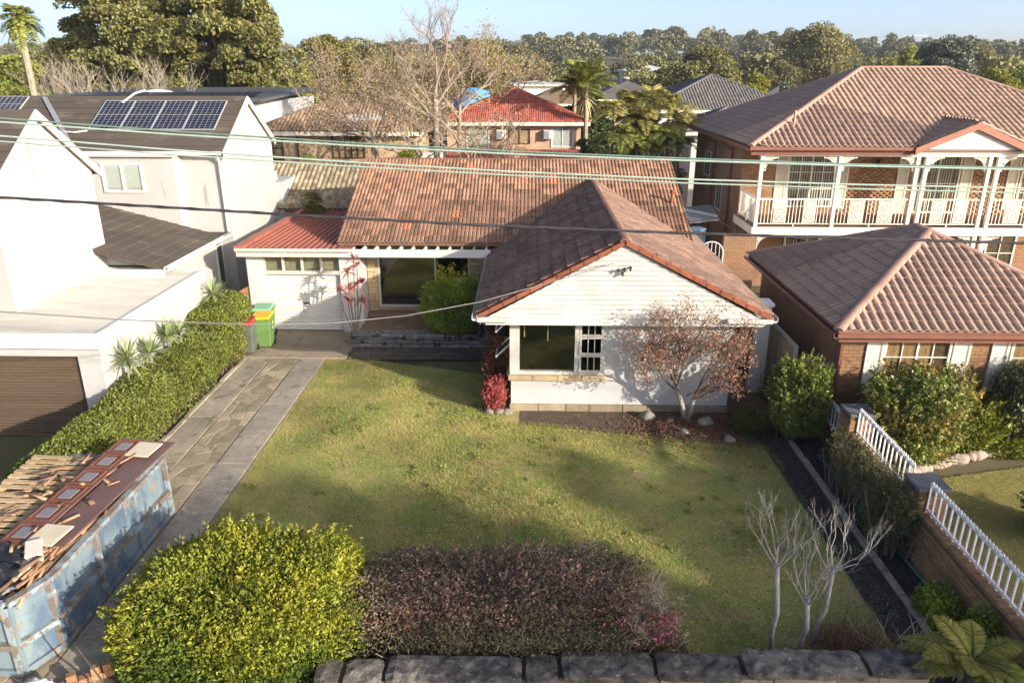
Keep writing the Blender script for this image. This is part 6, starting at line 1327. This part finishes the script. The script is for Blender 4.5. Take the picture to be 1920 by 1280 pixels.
BT = [('tall_gum', 'tall golden green gum at the left edge of the tall grove', 145, 66, -40, 150, gum, 15000, .42), ('tall_gum', 'tall gum second from the left in the grove behind the white house', 215, 62, -120, 190, gum, 17000, .42), ('tall_gum', 'tallest gum in the middle of the grove', 300, 64, -140, 200, gum, 17000, .42), ('tall_gum', 'tall gum right of the middle of the grove', 385, 61, -130, 190, gum, 17000, .42), ('tall_gum', 'tall gum at the right end of the grove against the sky', 450, 58, -60, 130, gum, 14000, .42),
      ('leafy_tree', 'bright green rounded tree at the far left behind the palm', 15, 52, 88, 150, grn, 9000, .36), ('dark_tree', 'dark tree between the palm and the tall grove', 90, 80, 58, 120, gum2, 6000, .45), ('leafy_tree', 'lower olive tree right of the tall grove', 545, 66, 80, 150, gum, 10000, .38), ('leafy_tree', 'rounded gum crown showing against the sky left of the bare trees', 615, 78, 52, 120, gum, 9000, .42), ('leafy_tree', 'fresh green tree below the rounded gum', 575, 56, 118, 110, grn, 8000, .32),
      ('leafy_tree', 'olive tree behind the brown bare trees', 690, 82, 72, 150, gum2, 7000, .45), ('leafy_tree', 'yellow green low tree behind the bare jacaranda trunk', 760, 60, 160, 120, grn, 6000, .32), ('leafy_tree', 'olive tree right of the bare jacaranda', 900, 75, 70, 140, gum, 8000, .42), ('dark_tree', 'dense dark green tree behind the tall palm', 1110, 49, 118, 105, M('dense_dark_leaf', (.045, .075, .022), (.07, .10, .03), .6, .5, rnd=.5), 12000, .26),
      ('leafy_tree', 'broad olive tree behind the grey hip roof', 1325, 125, 84, 150, gum, 9000, .6), ('leafy_tree', 'olive tree left of the broad one behind the grey roof', 1275, 140, 108, 80, gum, 4500, .6), ('wattle_tree', 'yellow green wattle right of the grey hip roof', 1415, 95, 132, 75, ygr, 5000, .42), ('grey_tree', 'small silvery tree left of the large brown hip roof', 1475, 85, 148, 42, bgr, 2500, .35), ('large_gum', 'large spreading gum rising above the tree line', 1535, 150, 42, 165, gum2, 11000, .62), ('leafy_tree', 'brown green tree left of the large spreading gum', 1465, 130, 110, 90, gum2, 4500, .6),
      ('leafy_tree', 'rounded green tree behind the ridge of the brown hip roof', 1712, 130, 78, 78, grn, 5000, .5), ('leafy_tree', 'low olive trees behind the brown ridge', 1650, 120, 100, 90, gum, 4500, .5), ('conifer', 'big grey green conifer behind the brown hip roof', 1785, 105, 56, 125, bgr, 11000, .45), ('wattle_tree', 'yellow green tree right of the conifer', 1872, 95, 122, 95, ygr, 5000, .42), ('leafy_tree', 'green tree at the right edge of the picture', 1925, 100, 120, 80, grn, 4500, .42), ('leafy_tree', 'tree behind the conifer at the right', 1840, 190, 68, 90, gum2, 4500, .7),
      ('leafy_tree', 'green shrubby tree before the grove over the solar roof', 262, 50, 142, 75, grn, 5000, .25), ('leafy_tree', 'small tree beside the red roof house and the palms', 1090, 40, 235, 50, grn, 3000, .2), ('leafy_tree', 'golden green shrub behind the cottage ridge', 765, 33, 262, 85, lime_g, 5000, .12), ('leafy_tree', 'dense olive shrub filling the back of the cane palm clump', 1210, 40.5, 215, 150, palm_fill, 9000, .2), ('leafy_tree', 'green shrub against the tan brick wall', 580, 35.5, 268, 62, grn, 3500, .14), ('leafy_tree', 'dark bush between the cottage and the white house', 585, 29, 345, 70, M('mixed_bush_leaf', (.09, .10, .03), (.15, .13, .03), 1.5, .6, rnd=.45), 5000, .1)]
for nm, lb, px, Y, yt_, wp, mt, n, lf in BT:
    tree(nm, lb, px, Y, yt_, wp * (1.2 if 'grove' in lb else 1.05), mt, int(n * 1.9), lf * .72, z0f=.1 if Y < 60 or 'grove' in lb else .25, clumps=80 if n > 9000 else 40, rs=(.08, .17) if n > 9000 else (.11, .22))
# bare jacarandas behind the cottage
jt = M('jacaranda_bark', (.33, .265, .205), (.23, .185, .145), 4, .9); jl = M('jacaranda_seed_leaf', (.36, .26, .145), (.29, .22, .11), 2, .8, rnd=.4, trans=.2)
def bare(label, base, forks, lvl, L, r, leaves, spread=.55, kids=3, shrink=.7, up=.12, mat=jt, ls=.09, nm='jacaranda', jit=.25):
    t = thing(nm, base, label, 'tree', 'bare trees behind the cottage'); b = MB(); tips = []
    for p0, d, l, rr in forks: branch(b, Vector(p0), Vector(d), l * L, r * rr, lvl, tips, spread, kids, 6, up, shrink, .13)
    b.build('branches', mat, t)
    if leaves:
        T = [p for p, d, l, q in tips if l <= 1]; P = np.array([(p.x + R.gauss(0, jit), p.y + R.gauss(0, jit), p.z + R.gauss(0, jit)) for p in T for i in range(leaves)]); link('seed_heads', leafmesh('seed_heads', P, ls, .4), jl, t)
    return t
c = at(815, 180, 33)
t = thing('jacaranda', (c.x, 33, 0), 'tall bare jacaranda with open crown against the sky', 'tree', 'bare trees behind the cottage'); b = MB(); tips = []
b.tube([(c.x + .05, 33, -.1), (c.x, 33, 3), (c.x + .02, 33, 5.2), (c.x + .03, 33, 6.9)], [.19, .16, .13, .11], 9)
for q0, d, L in ((6.4, (-.45, .1, 1), 1.5), (6.9, (.35, -.1, 1.1), 1.6), (6.9, (-.1, .2, 1.2), 1.6), (5.8, (-.8, .1, .9), 1.3), (6.6, (.6, .2, .8), 1.3)): branch(b, Vector((c.x, 33, q0)), Vector(d), L * .95, .06, 6, tips, .6, 3, 6, .08, .68, .14)
b.build('branches', jt, t)
for px, Y, ys_, tilt, lb, lv in ((885, 30.5, 215, .25, 'leaning bare tree in front of the red roof', 2), (690, 37, 150, -.3, 'brown twiggy tree left of the tall jacaranda', 5), (640, 46, 110, -.2, 'fine brown bare tree above the tan house roof', 5), (745, 44, 120, .0, 'fine brown bare tree between tan house and jacaranda', 5), (860, 43, 105, .1, 'brown feathery tree right of the tall jacaranda', 6), (925, 47, 95, .15, 'outer brown feathery tree left of the far white house', 6), (780, 36, 200, -.1, 'low twiggy tree at the foot of the tall jacaranda', 3)):
    c = at(px, ys_, Y); h = c.z; t = thing('jacaranda', (c.x - tilt * 2, Y, 0), lb, 'tree', 'bare trees behind the cottage'); b = MB(); tips = []
    b.tube([(c.x - tilt * 2, Y, -.1), (c.x - tilt, Y, h * .45), (c.x, Y, h * .72)], [.16, .12, .1], 8); S = h * .20
    for i in range(6): a = 6.283 * i / 6; branch(b, Vector((c.x, Y, h * R.uniform(.55, .72))), Vector((math.cos(a) + tilt, math.sin(a) * .8, .75)), S, .06, 4, tips, .7, 3, 5, .03, .7, .16)
    b.build('branches', jt, t); T = [p for p, d, l, q in tips if l <= 1]; P = np.array([(p.x + R.gauss(0, .22), p.y + R.gauss(0, .22), p.z + R.gauss(0, .22)) for p in T for i in range(lv)]); link('seed_heads', leafmesh('seed_heads', P, .13, .35), jl, t)
for px, Y, yt_, lb in ((115, 47, 118, 'grey bare shrub at the left over the solar roof'), (165, 48, 112, 'grey bare shrub in the middle over the solar roof'), (300, 49, 118, 'grey bare shrub at the right over the solar roof')):
    c = at(px, yt_, Y); t = thing('bare_shrub', (c.x, Y, 0), lb, 'shrub', 'bare shrubs over the solar roof'); b = MB(); tips = []
    for i in range(7): a = R.uniform(0, 6.28); branch(b, Vector((c.x, Y, c.z * .45)), Vector((math.cos(a) * .8, math.sin(a) * .5, 1)), c.z * .24, .06, 4, tips, .55, 3, 4, .15, .68, .14)
    b.tube([(c.x, Y, 0), (c.x, Y, c.z * .47)], .12, 6); b.build('branches', M('grey_twigs', (.34, .29, .23), (.26, .22, .17), 3, .9), t)
# palms
palm_m = M('palm_leaf', (.30, .31, .07), (.21, .24, .06), .8, .5, rnd=.45, trans=.3); palm_y = M('golden_palm_leaf', (.42, .36, .11), (.30, .28, .08), .8, .5, rnd=.5, trans=.3); ptr = M('palm_trunk', (.36, .30, .23), (.28, .23, .17), 3, .9, .4, 20)
def palm(label, px, py, Y, L, n, mat, pairs=26, droop=.9, up=(.0, 1.2), r=.12, width=.3, leaf=.07, nm='palm'):
    c = at(px, py, Y); t = fern(nm, label, (c.x, Y, c.z), n, L, mat, 0, leaf, droop, pairs, z0=0., up=up, cat='palm', group='palms beyond the cottage', width=width, stemm=palm_y)
    MB().tube([(c.x + .1, Y, -.1), (c.x + .03, Y, c.z * .5), (c.x, Y, c.z)], [r * 1.2, r, r * .85], 8).build('trunk', ptr, t); return t
tp = palm('tall thin palm with a fan crown at the far left', 32, 28, 46, 1.5, 40, palm_m, 16, 1.1, (-.9, 1.3), .2, .35, .12)
palm('tall palm with upright fronds right of the red roof', 1100, 160, 44, 2.7, 20, palm_m, 40, .8, (.3, 1.4), .13, .26, .10); palm('second palm crown beside the tall upright one', 1078, 165, 45.5, 2.3, 18, palm_m, 30, .9, (.0, 1.2), .12, .26, .10)
c = at(1098, 185, 43.8); V_, F_ = strap_head(None, (c.x, 43.8, c.z), 60, .9, .07, 1.2, -.6); m_ = MB(); m_.v = V_; m_.f = F_; tag(m_.build('palm_flowers', M('straw_flower', (.55, .44, .24), (.45, .36, .2), 3, .9)), 'straw coloured flower cluster hanging below the tall palm crown', 'flowers')
for px, py, Y, L, lb in ((1150, 215, 37, 1.5, 'leftmost golden cane palm behind the cottage ridge'), (1180, 200, 38.5, 1.7, 'golden cane palm second from the left in the clump'), (1205, 225, 36.5, 1.6, 'low golden cane palm in the middle of the clump'), (1225, 195, 38, 1.8, 'tallest golden cane palm in the clump'), (1255, 205, 37, 1.7, 'golden cane palm right of the tallest in the clump'), (1275, 235, 36, 1.4, 'rightmost golden cane palm by the brick house'), (1165, 255, 35.5, 1.2, 'low green cane palm at the left front of the clump'), (1240, 258, 35.5, 1.3, 'low green cane palm at the right front of the clump'), (1140, 270, 36.2, 1.2, 'short cane palm at the far left foot of the clump'), (1195, 275, 35.0, 1.3, 'short cane palm at the middle foot of the clump'), (1220, 248, 36.8, 1.5, 'cane palm under the tallest one in the clump'), (1270, 272, 35.2, 1.2, 'short cane palm at the right foot of the clump'), (1180, 238, 37.6, 1.5, 'cane palm half hidden inside the left of the clump')):
    palm(lb, px, py, Y, L * 1.25, 24, palm_y if py < 240 else palm_m, 36, 1.35, (.3, 1.45), .07, .24, .05, 'cane_palm')
# far pylons, crane
def pylon(label, px, ybot, ytop, Y):
    a = at(px, ybot, Y); c = at(px, ytop, Y); zb = float(hill(a.x, Y)); h = c.z - zb; t = thing('pylon', (a.x, Y, zb), label, 'pylon', 'far power pylons'); b = MB(); w = h * .1
    L = lambda q: w * (1 - q) + w * .16 * q
    for sx in (-1, 1):
        for sy in (-1, 1): b.bar((a.x + sx * w, Y + sy * w, zb), (a.x + sx * w * .16, Y + sy * w * .16, c.z), h * .008)
    for i in range(9):
        q0, q1 = i / 9, (i + 1) / 9
        for sx in (-1, 1): b.bar((a.x + sx * L(q0), Y - L(q0), zb + h * q0), (a.x - sx * L(q1), Y - L(q1), zb + h * q1), h * .006)
    b.build('lattice', M('pylon_steel', (.42, .44, .46)), t); 
    for q in (.68, .8, .92): MB().bar((a.x - h * .13, Y, zb + h * q), (a.x + h * .13, Y, zb + h * q), h * .012).build('cross_arm', MATS['pylon_steel'], t)
pylon('lattice power pylon left of the tall palm', 975, 112, 74, 420); pylon('power pylon behind the tall palm on the ridge', 1085, 95, 64, 700); pylon('power pylon on the ridge left of the large gum', 1419, 85, 60, 800); pylon('power pylon on the ridge beside the crane', 1730, 80, 62, 850)
p = at(1706, 82, 700); q = at(1706, 68, 700); t = thing('tower_crane', (p.x, 700, 0), 'thin tower crane with long jib on the horizon', 'crane'); MB().bar((p.x, 700, 5), (p.x, 700, q.z), 1.2).build('mast', MATS['pylon_steel'], t); MB().bar((p.x - 6, 700, q.z), (p.x + 13, 700, q.z + .6), .9).build('jib', MATS['pylon_steel'], t)
# wooded ridge: one mass
KINDS_C = bpy.data.collections.new('woodland_kinds')
def crown_kind(k, mat, n=900, leaf=.085):
    P, C, d = crown_points(n, 0, 0, .08, 1, .85 + .1 * (k % 3), 16, (.13, .25)); base = (k % 6) / 6
    me = leafmesh('crown_kind', P, leaf, .75, d * .8, .8, np.clip(base * .7 + NG.normal(size=n) * .13 + .15, 0, 1)); me.materials.append(mat)
    KINDS_C.objects.link(bpy.data.objects.new('crown_kind_%02d' % k, me))
def woodland(name, label, n, y0, y1, lo, hi, hmin, hmax):
    """countless far trees as one mass: a few crown kinds instanced on points by geometry nodes"""
    V = []; S = []; I = []; Rz = []
    for i in range(n):
        Y = y0 + (y1 - y0) * R.random() ** .8; x = R.uniform(-.80, .80) * Y - Y * .02; h = R.uniform(hmin, hmax)
        if Y < 175 and -.30 < x / Y < .75 and R.random() < .5: continue
        V.append((x, Y, float(hill(x, Y)) - .3)); w = h * R.uniform(.75, 1.2); S += [w, w, h]; I.append(R.randint(lo, hi)); Rz += [0, 0, R.uniform(0, 6.28)]
    me = bpy.data.meshes.new(name); me.from_pydata(V, [], []); me.attributes.new('scl', 'FLOAT_VECTOR', 'POINT').data.foreach_set('vector', S); me.attributes.new('idx', 'INT', 'POINT').data.foreach_set('value', I); me.attributes.new('rot', 'FLOAT_VECTOR', 'POINT').data.foreach_set('vector', Rz)
    o = link(name, me); g = bpy.data.node_groups.new(name, 'GeometryNodeTree'); g.interface.new_socket('Geometry', in_out='INPUT', socket_type='NodeSocketGeometry'); g.interface.new_socket('Geometry', in_out='OUTPUT', socket_type='NodeSocketGeometry')
    N = g.nodes; L = g.links; gi = N.new('NodeGroupInput'); go = N.new('NodeGroupOutput'); ip = N.new('GeometryNodeInstanceOnPoints'); ci = N.new('GeometryNodeCollectionInfo')
    ci.inputs['Collection'].default_value = KINDS_C; ci.inputs['Separate Children'].default_value = True; ci.inputs['Reset Children'].default_value = True; ip.inputs['Pick Instance'].default_value = True
    def na(nm, ty):
        a = N.new('GeometryNodeInputNamedAttribute'); a.data_type = ty; a.inputs[0].default_value = nm; return a.outputs[0]
    L.new(gi.outputs[0], ip.inputs['Points']); L.new(ci.outputs[0], ip.inputs['Instance']); L.new(na('idx', 'INT'), ip.inputs['Instance Index']); L.new(na('scl', 'FLOAT_VECTOR'), ip.inputs['Scale']); L.new(na('rot', 'FLOAT_VECTOR'), ip.inputs['Rotation']); L.new(ip.outputs[0], go.inputs[0])
    md = o.modifiers.new('trees', 'NODES'); md.node_group = g
    return tag(o, label, 'woodland', kind='stuff')
wood = M('woodland_leaf', (.19, .18, .085), (.14, .145, .07), .03, .7, rnd=.5, trans=.1, hue=.015); vall = M('valley_leaf', (.22, .205, .075), (.16, .165, .06), .05, .7, rnd=.5, trans=.1, hue=.02)
for k in range(8): crown_kind(k, wood)
for k in range(8, 16): crown_kind(k, vall, 1300, .07)
woodland('distant_woodland', 'wooded ridge of gum trees along the horizon', 800, 330, 760, 0, 7, 10, 18); woodland('valley_woodland', 'mixed suburban trees filling the valley before the ridge', 430, 125, 330, 8, 15, 6, 12.5)
# ================================================================== street trees behind the viewer (they shade the near lawn)
def street_tree(x, Y, h, w, label, n=9000, z0=2.):
    t = thing('street_tree', (x, Y, 0), label, 'tree', 'street trees behind the viewer'); P = box_surface(n, (x, Y, (z0 + h) / 2), (w / 2, 1.6, (h - z0) / 2), lumpy=.07, depth=.3, freq=.7, p=3); C = P[:40]
    link('crown', leafmesh('crown', P, .6, .8), gum2, t); b = MB(); b.tube([(x, Y, -.1), (x + .1, Y, h * .4), (x, Y, h * .7)], [.35, .28, .15], 8)
    for i in range(0, 40, 3): b.tube([(x, Y, h * .4), tuple(C[i])], [.12, .03], 5)
    b.build('trunk', bark_g, t)
street_tree(39.8, -13, 15.1, 7.4, 'tall street tree across the road to the right of the viewer'); street_tree(30.9, -13, 14.6, 6.2, 'street tree across the road nearer the viewer'); street_tree(35.3, -13.2, 12.9, 3.6, 'lower street tree between the two taller ones', 4000)
# ------------------------------------------------------------------ air
hz = MB().box(-950, 950, -75, 1100, -1.1, 60).build('haze', None)
hm = bpy.data.materials.new('haze'); hm.use_nodes = True; hn = hm.node_tree.nodes; hn.remove(hn['Principled BSDF'])
pv = hn.new('ShaderNodeVolumePrincipled'); pv.inputs['Color'].default_value = (.86, .92, 1, 1); pv.inputs['Density'].default_value = .0002; pv.inputs['Anisotropy'].default_value = .2
hm.node_tree.links.new(pv.outputs[0], hn['Material Output'].inputs['Volume']); hz.data.materials.append(hm); tag(hz, 'thin bluish air haze over the whole suburb', 'haze', kind='stuff')
